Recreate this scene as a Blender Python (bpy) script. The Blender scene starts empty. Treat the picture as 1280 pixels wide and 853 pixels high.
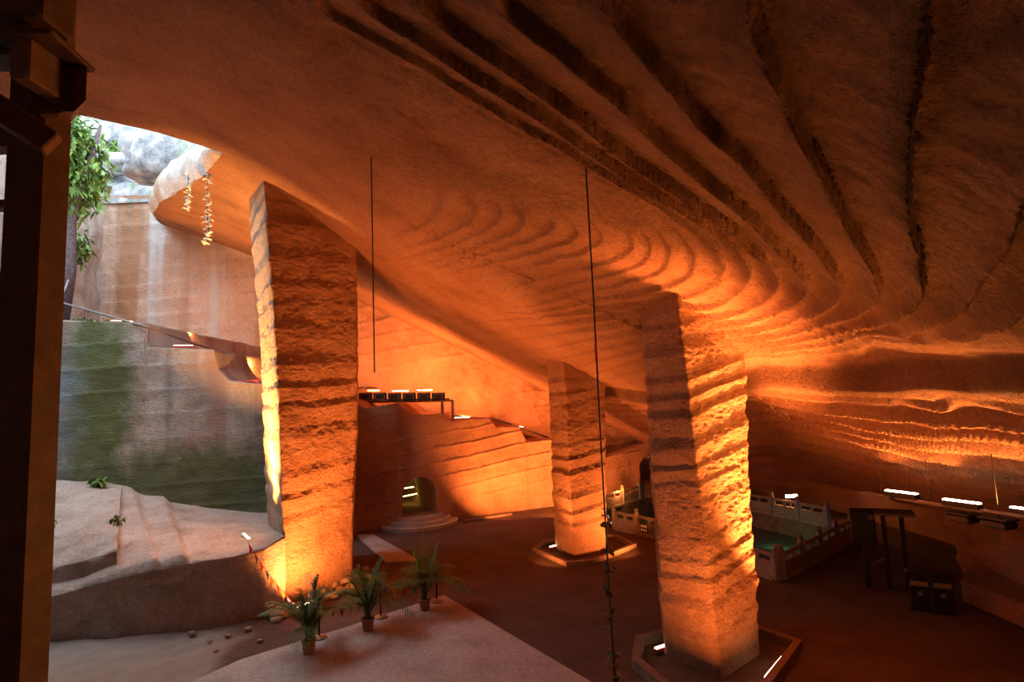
import bpy, math, random
import numpy as np
from mathutils import Vector, Matrix

random.seed(7)
RNG = np.random.default_rng(11)
scene = bpy.context.scene
COL = scene.collection
PI = math.pi

# ------------------------------------------------------------------ camera
F = 711.0
CX, CY = 640.0, 426.5
H = 5.8
_u = np.array([-277.0, 6827.0, -F]); _u /= np.linalg.norm(_u)
_f = np.array([0.0, 0.0, -1.0])
_y = _f - _f.dot(_u) * _u; _y /= np.linalg.norm(_y)
_x = np.cross(_y, _u)
RW = np.array([_x, _y, _u])            # camera -> world
CAM = np.array([0.0, 0.0, H])

def ray(px, py):
    d = np.array([px - CX, -(py - CY), -F])
    return RW @ d
def at_y(px, py, Y):
    d = ray(px, py); return CAM + d * (Y / d[1])
def at_z(px, py, Z):
    d = ray(px, py); return CAM + d * ((Z - H) / d[2])
def proj(p):
    c = RW.T @ (np.array(p, float) - CAM)
    return CX + F * c[0] / -c[2], CY - F * c[1] / -c[2]

cam_d = bpy.data.cameras.new('camera')
cam_d.sensor_width = 36.0
cam_d.lens = F / 1280 * 36.0
cam_d.clip_start = 0.05; cam_d.clip_end = 300
cam = bpy.data.objects.new('camera', cam_d); COL.objects.link(cam)
M4 = Matrix([list(RW[0]) + [0], list(RW[1]) + [0], list(RW[2]) + [H], [0, 0, 0, 1]])
cam.matrix_world = M4
scene.camera = cam
scene.view_settings.view_transform = 'Standard'
scene.view_settings.look = 'None'
scene.view_settings.gamma = 1.0
scene.view_settings.use_curve_mapping = False
scene.view_settings.exposure = 0.12

# ------------------------------------------------------------------ noise
def _hash(ix, iy, iz, seed):
    n = (ix.astype(np.int64) * 374761393 + iy.astype(np.int64) * 668265263 + iz.astype(np.int64) * 2147483647 + seed * 1274126177) & 0xFFFFFFFF
    n = ((n ^ (n >> 13)) * 1274126177) & 0xFFFFFFFF
    n = n ^ (n >> 16)
    return (n & 0xFFFF) / 65535.0
def vnoise(p, seed=0):
    p = np.asarray(p, float)
    i = np.floor(p); f = p - i; f = f * f * (3 - 2 * f)
    ix, iy, iz = i[..., 0], i[..., 1], i[..., 2]
    out = 0
    for a in (0, 1):
        wa = f[..., 0] if a else 1 - f[..., 0]
        for b in (0, 1):
            wb = f[..., 1] if b else 1 - f[..., 1]
            for c in (0, 1):
                wc = f[..., 2] if c else 1 - f[..., 2]
                out = out + wa * wb * wc * _hash(ix + a, iy + b, iz + c, seed)
    return out * 2 - 1
def fbm(p, octv=4, seed=0):
    p = np.asarray(p, float); s = 0; a = 1; t = 0
    for k in range(octv):
        s = s + a * vnoise(p * 2.03 ** k, seed + k); t += a; a *= 0.5
    return s / t

# ------------------------------------------------------------------ mesh helpers
def link_mesh(name, V, Fc, mat, parent=None, smooth=False):
    me = bpy.data.meshes.new(name)
    me.from_pydata([tuple(map(float, v)) for v in V], [], [tuple(int(i) for i in f) for f in Fc])
    me.update()
    if smooth:
        me.polygons.foreach_set('use_smooth', [True] * len(me.polygons))
    if mat: me.materials.append(mat)
    o = bpy.data.objects.new(name, me); COL.objects.link(o)
    if parent is not None: o.parent = parent
    return o
def grid_obj(name, P, mat, parent=None, closed=False, keep=None, smooth=True, flip=False):
    """P: (n, m, 3) array of points -> one quad mesh"""
    n, m = P.shape[:2]
    V = P.reshape(-1, 3)
    idx = np.arange(n * m).reshape(n, m)
    if closed: idx = np.concatenate([idx, idx[:, :1]], 1)
    a, b, c, d = idx[:-1, :-1], idx[:-1, 1:], idx[1:, 1:], idx[1:, :-1]
    Q = np.stack([a, b, c, d], -1)
    if flip: Q = Q[..., ::-1]
    if keep is not None: Q = Q[keep]
    Q = Q.reshape(-1, 4)
    me = bpy.data.meshes.new(name)
    me.vertices.add(len(V)); me.vertices.foreach_set('co', V.astype(np.float32).ravel())
    me.loops.add(Q.size); me.loops.foreach_set('vertex_index', Q.astype(np.int32).ravel())
    me.polygons.add(len(Q))
    me.polygons.foreach_set('loop_start', np.arange(0, Q.size, 4, dtype=np.int32))
    me.polygons.foreach_set('loop_total', np.full(len(Q), 4, dtype=np.int32))
    if smooth: me.polygons.foreach_set('use_smooth', np.ones(len(Q), dtype=bool))
    me.update(calc_edges=True); me.validate()
    if mat: me.materials.append(mat)
    o = bpy.data.objects.new(name, me); COL.objects.link(o)
    if parent is not None: o.parent = parent
    return o

class MB:
    """collects shapes into one mesh"""
    def __init__(s): s.V = []; s.F = []
    def add(s, V, Fc):
        n = len(s.V); s.V += [tuple(v) for v in V]; s.F += [tuple(i + n for i in f) for f in Fc]; return s
    def box(s, c, size, rz=0.0, bev=0.0, M=None):
        hx, hy, hz = [k / 2 for k in size]
        b = min(bev, hx * .9, hy * .9, hz * .9)
        if b <= 0:
            V = [Vector((x, y, z)) for x in (-hx, hx) for y in (-hy, hy) for z in (-hz, hz)]
            Fc = [(0, 1, 3, 2), (4, 6, 7, 5), (0, 4, 5, 1), (2, 3, 7, 6), (0, 2, 6, 4), (1, 5, 7, 3)]
        else:
            V = []; Fc = []
            prof = [(-hz, b), (-hz + b, 0), (hz - b, 0), (hz, b)]
            for z, ins in prof:
                x, y = hx - ins, hy - ins
                c8 = [(x, y - b), (x - b, y), (-x + b, y), (-x, y - b), (-x, -y + b), (-x + b, -y), (x - b, -y), (x, -y + b)]
                V += [Vector((q[0], q[1], z)) for q in c8]
            for k in range(3):
                for i in range(8):
                    Fc.append((k * 8 + i, k * 8 + (i + 1) % 8, k * 8 + 8 + (i + 1) % 8, k * 8 + 8 + i))
            Fc.append(tuple(range(7, -1, -1))); Fc.append(tuple(range(24, 32)))
        R = M if M is not None else Matrix.Rotation(rz, 3, 'Z')
        c = Vector(c)
        return s.add([R @ v + c for v in V], Fc)
    def beam(s, a, b, w, h, bev=0.0):
        """box from a to b, width w (horizontal), height h"""
        a, b = Vector(a), Vector(b); d = (b - a); L = d.length; x = d / L
        up = Vector((0, 0, 1)) if abs(x.z) < .95 else Vector((0, 1, 0))
        y = up.cross(x).normalized(); z = x.cross(y)
        R = Matrix((x, y, z)).transposed()
        return s.box((a + b) / 2, (L, w, h), M=R, bev=bev)
    def tube(s, pts, r, n=8, cap=True):
        pts = [Vector(p) for p in pts]; k = len(pts)
        rs = r if isinstance(r, (list, tuple)) else [r] * k
        V = []; Fc = []; prev = None
        for i, p in enumerate(pts):
            t = (pts[min(i + 1, k - 1)] - pts[max(i - 1, 0)]).normalized()
            if prev is None:
                a = Vector((1, 0, 0)) if abs(t.x) < .8 else Vector((0, 1, 0))
                prev = (a - t * a.dot(t)).normalized()
            else:
                prev = (prev - t * prev.dot(t)).normalized()
            b = t.cross(prev)
            for j in range(n):
                an = 2 * PI * j / n
                V.append(p + (prev * math.cos(an) + b * math.sin(an)) * rs[i])
        for i in range(k - 1):
            for j in range(n):
                Fc.append((i * n + j, i * n + (j + 1) % n, (i + 1) * n + (j + 1) % n, (i + 1) * n + j))
        if cap:
            Fc.append(tuple(range(n - 1, -1, -1))); Fc.append(tuple(range((k - 1) * n, k * n)))
        return s.add(V, Fc)
    def lathe(s, prof, c=(0, 0, 0), n=24):
        V = []; Fc = []; k = len(prof)
        for r, z in prof:
            for j in range(n):
                a = 2 * PI * j / n
                V.append((c[0] + r * math.cos(a), c[1] + r * math.sin(a), c[2] + z))
        for i in range(k - 1):
            for j in range(n):
                Fc.append((i * n + j, i * n + (j + 1) % n, (i + 1) * n + (j + 1) % n, (i + 1) * n + j))
        Fc.append(tuple(range(n - 1, -1, -1))); Fc.append(tuple(range((k - 1) * n, k * n)))
        return s.add(V, Fc)
    def prism(s, poly, z0, z1):
        n = len(poly)
        V = [(p[0], p[1], z0) for p in poly] + [(p[0], p[1], z1) for p in poly]
        Fc = [(i, (i + 1) % n, n + (i + 1) % n, n + i) for i in range(n)]
        Fc += [tuple(range(n - 1, -1, -1)), tuple(range(n, 2 * n))]
        return s.add(V, Fc)
    def leaf(s, base, tip, w, up=Vector((0, 0, 1)), sag=0.0, seg=3, fold=0.15):
        base, tip = Vector(base), Vector(tip)
        d = tip - base; L = d.length
        side = d.cross(up)
        if side.length < 1e-5: side = Vector((1, 0, 0))
        side.normalize(); nor = side.cross(d).normalized()
        V = []; Fc = []
        for i in range(seg + 1):
            t = i / seg
            c = base + d * t - Vector((0, 0, sag * t * t))
            ww = w * (math.sin(PI * min(1, 0.12 + t * 0.88)) ** .8 if t < 1 else 0.02)
            V += [c - side * ww + nor * ww * fold, c, c + side * ww + nor * ww * fold]
        for i in range(seg):
            for j in range(2):
                a = i * 3 + j
                Fc.append((a, a + 1, a + 4, a + 3))
        return s.add(V, Fc)
    def build(s, name, mat, parent=None, smooth=False):
        return link_mesh(name, s.V, s.F, mat, parent, smooth)

def tag(o, label=None, cat=None, group=None, kind=None):
    if label: o['label'] = label
    if cat: o['category'] = cat
    if group: o['group'] = group
    if kind: o['kind'] = kind
    return o
def empty(name, loc=(0, 0, 0), rz=0.0):
    o = bpy.data.objects.new(name, None); COL.objects.link(o)
    o.location = tuple(map(float, loc)); o.rotation_euler = (0, 0, rz)
    o.empty_display_size = 0.2
    return o
def copy_tree(o, parent=None):
    c = o.copy(); COL.objects.link(c)
    if parent is not None: c.parent = parent
    for ch in list(o.children): copy_tree(ch, c)
    return c

# ------------------------------------------------------------------ materials
def new_mat(name):
    m = bpy.data.materials.new(name); m.use_nodes = True
    nt = m.node_tree; b = nt.nodes['Principled BSDF']
    return m, nt, b
def N(nt, typ, **kw):
    n = nt.nodes.new(typ)
    for k, v in kw.items():
        if k in n.inputs: n.inputs[k].default_value = v
        else: setattr(n, k, v)
    return n
def ramp(nt, fac, stops):
    r = nt.nodes.new('ShaderNodeValToRGB')
    el = r.color_ramp.elements
    while len(el) < len(stops): el.new(0.5)
    for e, (p, c) in zip(el, stops):
        e.position = p; e.color = (c[0], c[1], c[2], 1)
    nt.links.new(fac, r.inputs['Fac'])
    return r.outputs['Color']
def mixc(nt, fac, a, b, mode='MIX'):
    m = nt.nodes.new('ShaderNodeMix'); m.data_type = 'RGBA'; m.blend_type = mode
    for sock, v in ((m.inputs[0], fac), (m.inputs[6], a), (m.inputs[7], b)):
        if hasattr(v, 'is_linked') or hasattr(v, 'links'): nt.links.new(v, sock)
        elif isinstance(v, (int, float)): sock.default_value = v
        else: sock.default_value = (v[0], v[1], v[2], 1)
    return m.outputs[2]
def noise_tex(nt, vec, scale, detail=5, rough=0.6, stretch=None):
    if stretch is not None:
        mp = N(nt, 'ShaderNodeMapping'); mp.inputs['Scale'].default_value = stretch
        nt.links.new(vec, mp.inputs['Vector']); vec = mp.outputs['Vector']
    t = N(nt, 'ShaderNodeTexNoise'); t.inputs['Scale'].default_value = scale
    t.inputs['Detail'].default_value = detail; t.inputs['Roughness'].default_value = rough
    nt.links.new(vec, t.inputs['Vector'])
    return t.outputs['Fac']
def rock_mat(name, c1, c2, c3=None, scale=0.7, chisel=(9, 26, 26), chisel_amt=0.05, fine=30, fine_amt=0.03, streak=None, moss=None, rough=0.92, attr=None):
    m, nt, b = new_mat(name)
    tc = N(nt, 'ShaderNodeTexCoord'); v = tc.outputs['Object']
    n1 = noise_tex(nt, v, scale, 7, .62)
    col = ramp(nt, n1, [(0.3, c1), (0.52, c2), (0.72, c3 or c2)])
    n2 = noise_tex(nt, v, 11, 6, .7)
    dk = ramp(nt, n2, [(0.32, (.55, .55, .55)), (0.6, (1.05, 1.05, 1.05))])
    col = mixc(nt, 0.7, col, dk, 'MULTIPLY')
    if streak:
        for (cc, sc, lo, hi) in streak:
            s = noise_tex(nt, v, sc, 4, .55, stretch=(1, 1, 0.06))
            k = ramp(nt, s, [(lo, (0, 0, 0)), (hi, (1, 1, 1))])
            col = mixc(nt, k, col, cc)
    if moss:
        for (cc, center, radius) in moss:
            sx = N(nt, 'ShaderNodeMapping'); sx.inputs['Location'].default_value = [-center[i] / radius[i] for i in range(3)]
            sx.inputs['Scale'].default_value = [1 / r for r in radius]
            nt.links.new(v, sx.inputs['Vector'])
            ln = N(nt, 'ShaderNodeVectorMath', operation='LENGTH'); nt.links.new(sx.outputs['Vector'], ln.inputs[0])
            nn = noise_tex(nt, v, 1.3, 6, .65)
            ad = N(nt, 'ShaderNodeMath', operation='MULTIPLY_ADD'); nt.links.new(nn, ad.inputs[0]); ad.inputs[1].default_value = 1.1
            nt.links.new(ln.outputs['Value'], ad.inputs[2])
            k = ramp(nt, ad.outputs[0], [(0.95, (1, 1, 1)), (1.5, (0, 0, 0))]) if False else None
            mr = N(nt, 'ShaderNodeMapRange'); mr.inputs['From Min'].default_value = 1.75; mr.inputs['From Max'].default_value = 1.2
            nt.links.new(ad.outputs[0], mr.inputs['Value'])
            col = mixc(nt, mr.outputs['Result'], col, cc)
    if attr:
        at = N(nt, 'ShaderNodeAttribute'); at.attribute_name = attr[0]
        col = mixc(nt, at.outputs['Fac'], col, attr[1])
    nt.links.new(col, b.inputs['Base Color'])
    b.inputs['Roughness'].default_value = rough
    b.inputs['Specular IOR Level'].default_value = 0.15
    nb = noise_tex(nt, v, 1.0, 3, .6, stretch=chisel)
    bp = N(nt, 'ShaderNodeBump'); bp.inputs['Strength'].default_value = 1.0; bp.inputs['Distance'].default_value = chisel_amt
    nt.links.new(nb, bp.inputs['Height'])
    nf = noise_tex(nt, v, fine, 5, .7)
    bp2 = N(nt, 'ShaderNodeBump'); bp2.inputs['Strength'].default_value = 1.0; bp2.inputs['Distance'].default_value = fine_amt
    nt.links.new(nf, bp2.inputs['Height']); nt.links.new(bp.outputs['Normal'], bp2.inputs['Normal'])
    nt.links.new(bp2.outputs['Normal'], b.inputs['Normal'])
    return m
def plain(name, c, rough=0.6, metal=0.0, var=0.2, scale=20, spec=0.4, bump=0.0, trans=0.0):
    m, nt, b = new_mat(name)
    tc = N(nt, 'ShaderNodeTexCoord')
    n1 = noise_tex(nt, tc.outputs['Object'], scale, 4, .6)
    col = ramp(nt, n1, [(0.3, [k * (1 - var) for k in c]), (0.7, [min(1, k * (1 + var)) for k in c])])
    nt.links.new(col, b.inputs['Base Color'])
    b.inputs['Roughness'].default_value = rough; b.inputs['Metallic'].default_value = metal
    b.inputs['Specular IOR Level'].default_value = spec
    if bump:
        bp = N(nt, 'ShaderNodeBump'); bp.inputs['Distance'].default_value = bump
        nt.links.new(n1, bp.inputs['Height']); nt.links.new(bp.outputs['Normal'], b.inputs['Normal'])
    if trans:
        b.inputs['Subsurface Weight'].default_value = 0
    return m
def emit(name, c, strength):
    m, nt, b = new_mat(name)
    b.inputs['Base Color'].default_value = (c[0], c[1], c[2], 1)
    b.inputs['Emission Color'].default_value = (c[0], c[1], c[2], 1)
    b.inputs['Emission Strength'].default_value = strength
    tc = N(nt, 'ShaderNodeTexCoord')
    n1 = noise_tex(nt, tc.outputs['Object'], 3, 2)
    mr = N(nt, 'ShaderNodeMapRange'); mr.inputs['To Min'].default_value = strength * .9; mr.inputs['To Max'].default_value = strength * 1.1
    nt.links.new(n1, mr.inputs['Value']); nt.links.new(mr.outputs['Result'], b.inputs['Emission Strength'])
    return m

SAND1, SAND2, SAND3 = (.31, .15, .082), (.44, .225, .125), (.50, .275, .165)
m_roof = rock_mat('roof_sandstone', SAND1, SAND2, SAND3, .5, (5, 20, 20), .10, 17, .075, attr=('stain_shade', (.05, .032, .026)))
m_pillar = rock_mat('pillar_sandstone', (.33, .165, .09), (.46, .245, .14), (.52, .30, .18), .9, (12, 12, 26), .08, 34, .05)
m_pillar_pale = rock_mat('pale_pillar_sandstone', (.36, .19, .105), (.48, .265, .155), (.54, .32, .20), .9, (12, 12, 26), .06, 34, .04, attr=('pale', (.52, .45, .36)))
m_wall = rock_mat('wall_sandstone', (.35, .175, .10), (.47, .255, .15), (.53, .31, .20), .5, (6, 6, 22), .04, 22, .03, streak=[((.28, .17, .12), .7, .60, .75)])
m_terrace = rock_mat('terrace_stone', (.30, .27, .24), (.42, .37, .33), (.52, .46, .42), .6, (5, 5, 16), .05, 20, .03,
                     streak=[((.30, .22, .19), .55, .50, .62), ((.16, .19, .17), .8, .60, .72), ((.50, .42, .38), .9, .64, .74)],
                     moss=[((.115, .135, .06), (-16.4, 22, 6.6), (1.5, 6, 4.2)), ((.11, .13, .07), (-12.5, 22, 2.9), (5.5, 6, 1.7)), ((.17, .22, .25), (-18.8, 22, 6.3), (1.9, 6, 3.6))])
m_backwall = rock_mat('streaked_back_wall_stone', (.38, .26, .19), (.50, .37, .29), (.56, .47, .41), .35, (3, 3, 12), .05, 12, .04,
                      streak=[((.34, .20, .12), .35, .52, .6), ((.46, .47, .48), .6, .54, .64), ((.22, .19, .18), .8, .66, .74)])
m_bench = rock_mat('bench_stone', (.33, .25, .20), (.48, .39, .34), (.55, .47, .42), .8, (5, 9, 20), .05, 18, .03)
m_floor = rock_mat('floor_earth', (.11, .072, .055), (.155, .10, .075), (.20, .13, .095), .7, (4, 4, 4), .02, 16, .05, attr=('gravel', (.36, .31, .265)))
m_pitground = rock_mat('gravel_ground', (.24, .20, .17), (.34, .29, .25), (.42, .36, .32), 1.1, (4, 4, 4), .02, 22, .05)
m_slab = rock_mat('worn_concrete', (.36, .325, .29), (.49, .445, .40), (.56, .515, .47), .9, (4, 4, 4), .005, 30, .008)
m_hill = rock_mat('hillside_rock', (.10, .11, .12), (.30, .31, .33), (.62, .63, .64), 1.1, (3, 3, 3), .05, 8, .06, streak=[((.14, .19, .10), .9, .56, .64)])
m_stone = rock_mat('loose_stone', (.30, .22, .17), (.42, .32, .26), (.5, .4, .33), 2.0, (5, 5, 5), .02, 22, .03)
m_balus = plain('carved_grey_stone', (.34, .30, .25), .8, 0, .2, 12, .2, .01)
m_rubble = rock_mat('rubble_masonry', (.16, .115, .08), (.27, .20, .14), (.34, .25, .18), 3.0, (3, 3, 5), .06, 14, .05)
m_wood = plain('dark_timber', (.13, .075, .046), .55, 0, .35, 9, .3, .004)
m_woodpale = plain('brown_timber', (.22, .13, .08), .55, 0, .3, 9, .3, .004)
m_black = plain('black_metal', (.02, .02, .022), .5, .3, .2, 20)
m_darkpanel = plain('dark_panel', (.035, .026, .022), .5, .2, .3, 14)
m_grey = plain('grey_metal', (.25, .24, .24), .45, .6, .15, 20)
m_steel = plain('painted_pipe', (.20, .17, .16), .45, .4, .2, 20)
m_redled = plain('red_housing', (.45, .06, .04), .45, 0, .15, 20)
m_bronze = plain('bronze_paint', (.34, .24, .12), .5, .3, .2, 20)
m_pot = plain('terracotta', (.42, .20, .12), .75, 0, .15, 30, .3)
m_soil = plain('potting_soil', (.06, .04, .03), .95, 0, .3, 60, .1, .01)
m_palm = plain('palm_green', (.075, .15, .035), .5, 0, .45, 5, .35)
m_palmdark = plain('palm_stem_green', (.09, .12, .04), .6, 0, .3, 12)
m_leaf = plain('ivy_green', (.05, .075, .025), .5, 0, .4, 10)
m_bright = plain('foliage_green', (.11, .20, .04), .55, 0, .5, 1.2)
m_bark = plain('tree_bark', (.10, .075, .08), .9, 0, .35, 7, .1, .03)
m_moss = plain('moss_green', (.13, .19, .07), .8, 0, .45, 5, .1)
m_wire = plain('dark_wire', (.03, .02, .018), .5)
m_redcord = plain('red_cord', (.5, .04, .03), .6)
m_white = plain('white_blossom', (.85, .83, .76), .7, 0, .1, 20)
m_bluepanel = plain('blue_plastic', (.03, .05, .12), .4)
FLAGC = [plain('flag_red', (.65, .06, .05)), plain('flag_blue', (.05, .10, .42)), plain('flag_yellow', (.75, .50, .06)), plain('flag_green', (.10, .38, .12))]
m_led = emit('led_lens', (1.0, .72, .48), 14.0)
m_led_w = emit('warm_led_lens', (1.0, .70, .42), 9.0)
m_lamp_y = emit('tunnel_tube', (1.0, .85, .25), 6.0)

# ------------------------------------------------------------------ roof field
def plane(x, y): return 10.4 - 0.55 * x - 0.10 * y
def rbf_fit(X, v, smooth=1e-6):
    D = np.linalg.norm(X[:, None] - X[None], axis=-1)
    n = len(X)
    A = np.zeros((n + 3, n + 3)); A[:n, :n] = D + np.eye(n) * smooth
    A[:n, n] = 1; A[:n, n + 1:n + 3] = X; A[n, :n] = 1; A[n + 1:n + 3, :n] = X.T
    w = np.linalg.solve(A, np.concatenate([v, np.zeros(3)]))
    return X, w
def rbf_eval(fit, Q):
    X, w = fit; n = len(X); out = np.empty(len(Q))
    for i in range(0, len(Q), 20000):
        q = Q[i:i + 20000]
        D = np.sqrt(((q[:, None] - X[None]) ** 2).sum(-1))
        out[i:i + 20000] = D @ w[:n] + w[n] + q @ w[n + 1:]
    return out
def tps_fit(X, v, smooth=1e-3):
    D = np.linalg.norm(X[:, None] - X[None], axis=-1) + 1e-9
    n = len(X); K = D * D * np.log(D)
    A = np.zeros((n + 3, n + 3)); A[:n, :n] = K + np.eye(n) * smooth
    A[:n, n] = 1; A[:n, n + 1:n + 3] = X; A[n, :n] = 1; A[n + 1:n + 3, :n] = X.T
    return X, np.linalg.solve(A, np.concatenate([v, np.zeros(3)]))
def tps_eval(fit, Q):
    X, w = fit; n = len(X); out = np.empty(len(Q))
    for i in range(0, len(Q), 20000):
        q = Q[i:i + 20000]
        D = np.sqrt(((q[:, None] - X[None]) ** 2).sum(-1)) + 1e-9
        out[i:i + 20000] = (D * D * np.log(D)) @ w[:n] + w[n] + q @ w[n + 1:]
    return out

LIP = [(277, 192, 16.5), (258, 216, 19.0), (235, 231, 21.5), (200, 252, 25.0), (191, 266, 28.5), (200, 279, 33.0)]
lip3 = np.array([at_y(*p) for p in LIP])
near3 = np.array([at_y(105, 145, 15.0)])
ctl = [(-8, 5, 0), (-3, 6, 0), (0, 2, 0), (5, 5, 0), (9, 6, 0), (12, 2, 0), (1.4, 21.7, 0), (3.6, 22, 0), (-5.3, 19.1, 0),
       (10.9, 16.8, 0), (9.6, 22.7, 0), (-8.7, 33, 0), (2.2, 33, .2), (6, 30, 0), (0, 26, 0), (-3, 28, 0), (-7.5, 25, 0), (0, 15, .15), (-3, 12, .1), (8, 12, 0), (12, 10, 0),
       (-14, 8, -2.6), (-20, 8, -5.5), (-26, 12, -8), (-12, 0, -1.5), (-22, -2, -6), (0, -6, 0), (12, -6, 0), (16, 20, 0), (14, 33, 0)]
for p in (at_y(931, 439, 12.75), at_y(846, 372, 11.9), at_y(803, 377, 12.5), at_y(1100, 456, 10.5), at_y(1270, 452, 7.4)):
    ctl.append((p[0], p[1], p[2] + .28 - plane(p[0], p[1])))
for p in list(lip3) + list(near3) + [at_y(262, 300, 33), at_y(330, 325, 33)]:
    ctl.append((p[0], p[1], p[2] - plane(p[0], p[1])))
ctl = np.array(ctl)
zfit = tps_fit(ctl[:, :2], ctl[:, 2], 1e-2)
def roof_base(Q):
    return plane(Q[:, 0], Q[:, 1]) + tps_eval(zfit, Q)
def roof_hit(px, py):
    d = ray(px, py); t = 2.0
    ts = np.linspace(2.0, 45, 600)
    Pp = CAM + ts[:, None] * (d / d[1])
    g = Pp[:, 2] - roof_base(Pp[:, :2])
    k = np.argmax(g > 0)
    if g[k] <= 0: return None
    t0, t1 = ts[k - 1], ts[k]; a = g[k - 1] / (g[k - 1] - g[k])
    return CAM + (t0 + (t1 - t0) * a) * (d / d[1])

STRATA = [
 (1, [(500, 226), (540, 235), (555, 255), (545, 275), (500, 293)]),
 (2, [(530, 222), (575, 235), (597, 262), (585, 280), (530, 305), (490, 315)]),
 (3, [(560, 224), (605, 238), (627, 265), (615, 283), (560, 308), (500, 325)]),
 (4, [(590, 230), (640, 250), (656, 274), (642, 292), (595, 312), (530, 332)]),
 (5, [(560, 211), (620, 230), (654, 248), (685, 266), (695, 277), (685, 290), (638, 306), (560, 325)]),
 (6, [(600, 216), (650, 236), (690, 256), (710, 272), (724, 290), (713, 302), (670, 315), (616, 328), (560, 340)]),
 (7, [(700, 254), (735, 272), (752, 293), (738, 308), (695, 321), (623, 340), (560, 356)]),
 (8, [(740, 266), (785, 291), (792, 308), (776, 322), (735, 335), (679, 348), (600, 368)]),
 (9, [(560, 183), (623, 214), (685, 243), (754, 268), (792, 281), (810, 296), (813, 311), (801, 329), (763, 343), (716, 354), (640, 375)]),
 (10.5, [(400, 37), (449, 64), (509, 97), (565, 129), (610, 154), (662, 180), (711, 204), (775, 240), (816, 270), (842, 299), (848, 324), (835, 345), (790, 357), (740, 366), (660, 390)]),
 (12, [(411, 7), (456, 34), (512, 64), (557, 94), (602, 120), (659, 157), (734, 200), (775, 223), (812, 244), (850, 270), (892, 302), (907, 330), (901, 352), (873, 365), (845, 371)]),
 (12, [(845, 371), (770, 382), (700, 391), (620, 401), (560, 408)]),
 (13.2, [(800, 388), (720, 402), (640, 414), (590, 420)]),
 (14.4, [(803, 402), (730, 417), (650, 431)]),
 (15.6, [(805, 416), (745, 432), (680, 447)]),
 (16.8, [(806, 432), (760, 445), (705, 460)]),
 (18, [(808, 450), (770, 460), (730, 470)]),
 (13, [(475, 7), (524, 37), (580, 75), (625, 101), (670, 131), (719, 165), (767, 199), (812, 229), (880, 271), (924, 306), (939, 335), (933, 350), (921, 364), (890, 379)]),
 (14, [(550, 7), (580, 30), (621, 56), (655, 82), (689, 109), (722, 131), (756, 161), (797, 195), (839, 222), (880, 252), (908, 272), (939, 303), (964, 325), (974, 338), (972, 353), (958, 372), (933, 385), (899, 393)]),
 (15, [(640, 0), (662, 15), (696, 41), (730, 67), (760, 94), (786, 116), (812, 146), (842, 176), (880, 210), (911, 234), (943, 263), (968, 291), (990, 316), (1008, 338), (1013, 353), (1002, 369), (983, 383), (943, 396), (899, 404)]),
 (16, [(775, 0), (797, 34), (831, 71), (857, 105), (880, 135), (911, 163), (943, 196), (968, 230), (996, 266), (1021, 294), (1040, 322), (1054, 344), (1055, 360), (1043, 375), (1024, 388), (990, 402), (943, 412), (905, 416)]),
 (17, [(943, 9), (965, 53), (986, 97), (1005, 147), (1027, 188), (1046, 228), (1065, 266), (1080, 294), (1093, 325), (1100, 344), (1102, 356), (1093, 372), (1068, 388), (1021, 407), (974, 418), (930, 424)]),
 (18, [(1162, 0), (1155, 63), (1149, 125), (1144, 175), (1142, 219), (1146, 266), (1155, 310), (1157, 356), (1146, 372), (1115, 391), (1068, 411), (1005, 425), (945, 432)]),
 (19, [(1280, 263), (1268, 294), (1240, 325), (1224, 350), (1209, 372), (1168, 394), (1130, 413), (1040, 432), (955, 439)]),
 (20, [(1280, 378), (1230, 402), (1150, 424), (1050, 440), (960, 447)]),
 (21, [(1280, 448), (1200, 452), (1100, 456), (1020, 457), (945, 457)]),
 (22, [(1280, 466), (1160, 475), (1050, 474), (945, 468)]),
 (23, [(1280, 486), (1120, 481), (1000, 482), (950, 478)]),
 (24, [(1280, 504), (1200, 500), (1100, 497), (1000, 492), (950, 486)]),
 (25, [(1280, 522), (1200, 514), (1100, 508), (1010, 503), (950, 493)]),
 (26, [(1280, 542), (1200, 533), (1110, 523), (1020, 514), (950, 505)]),
 (27, [(1280, 562), (1200, 550), (1110, 538), (1030, 527), (950, 516)]),
 (28, [(1280, 583), (1200, 567), (1120, 555), (1040, 541), (950, 529)]),
 (29, [(1280, 602), (1200, 588), (1130, 574), (1050, 558), (950, 544)]),
 (30, [(1280, 622), (1200, 606), (1130, 592), (1060, 578), (950, 560)]),
]
sx, sv = [], []
for lev, pts in STRATA:
    P3 = [roof_hit(*p) for p in pts]
    P3 = [p for p in P3 if p is not None]
    for i in range(len(P3) - 1):
        L = np.linalg.norm(P3[i + 1][:2] - P3[i][:2]); k = max(1, int(L / 0.8))
        for j in range(k):
            q = P3[i] + (P3[i + 1] - P3[i]) * j / k
            sx.append(q[:2]); sv.append(lev)
    sx.append(P3[-1][:2]); sv.append(lev)
sx = np.array(sx); sv = np.array(sv, float)
sfit = rbf_fit(sx, sv, 0.02)

# crease: the notch where the ceiling turns into the low strata bank
lev21 = np.array([roof_hit(*p)[:2] for p in [(1279, 455), (1200, 461), (1100, 464), (1020, 465), (950, 463)]])
cre = list(lev21) + [np.array(at_y(815, 487, 20.0))[:2]]
cre += [np.array(roof_hit(757, 486))[:2]] if roof_hit(757, 486) is not None else []
cre = sorted([tuple(c) for c in cre], key=lambda c: c[1])
CREY = np.array([c[1] for c in cre]); CREX = np.array([c[0] for c in cre])

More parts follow.
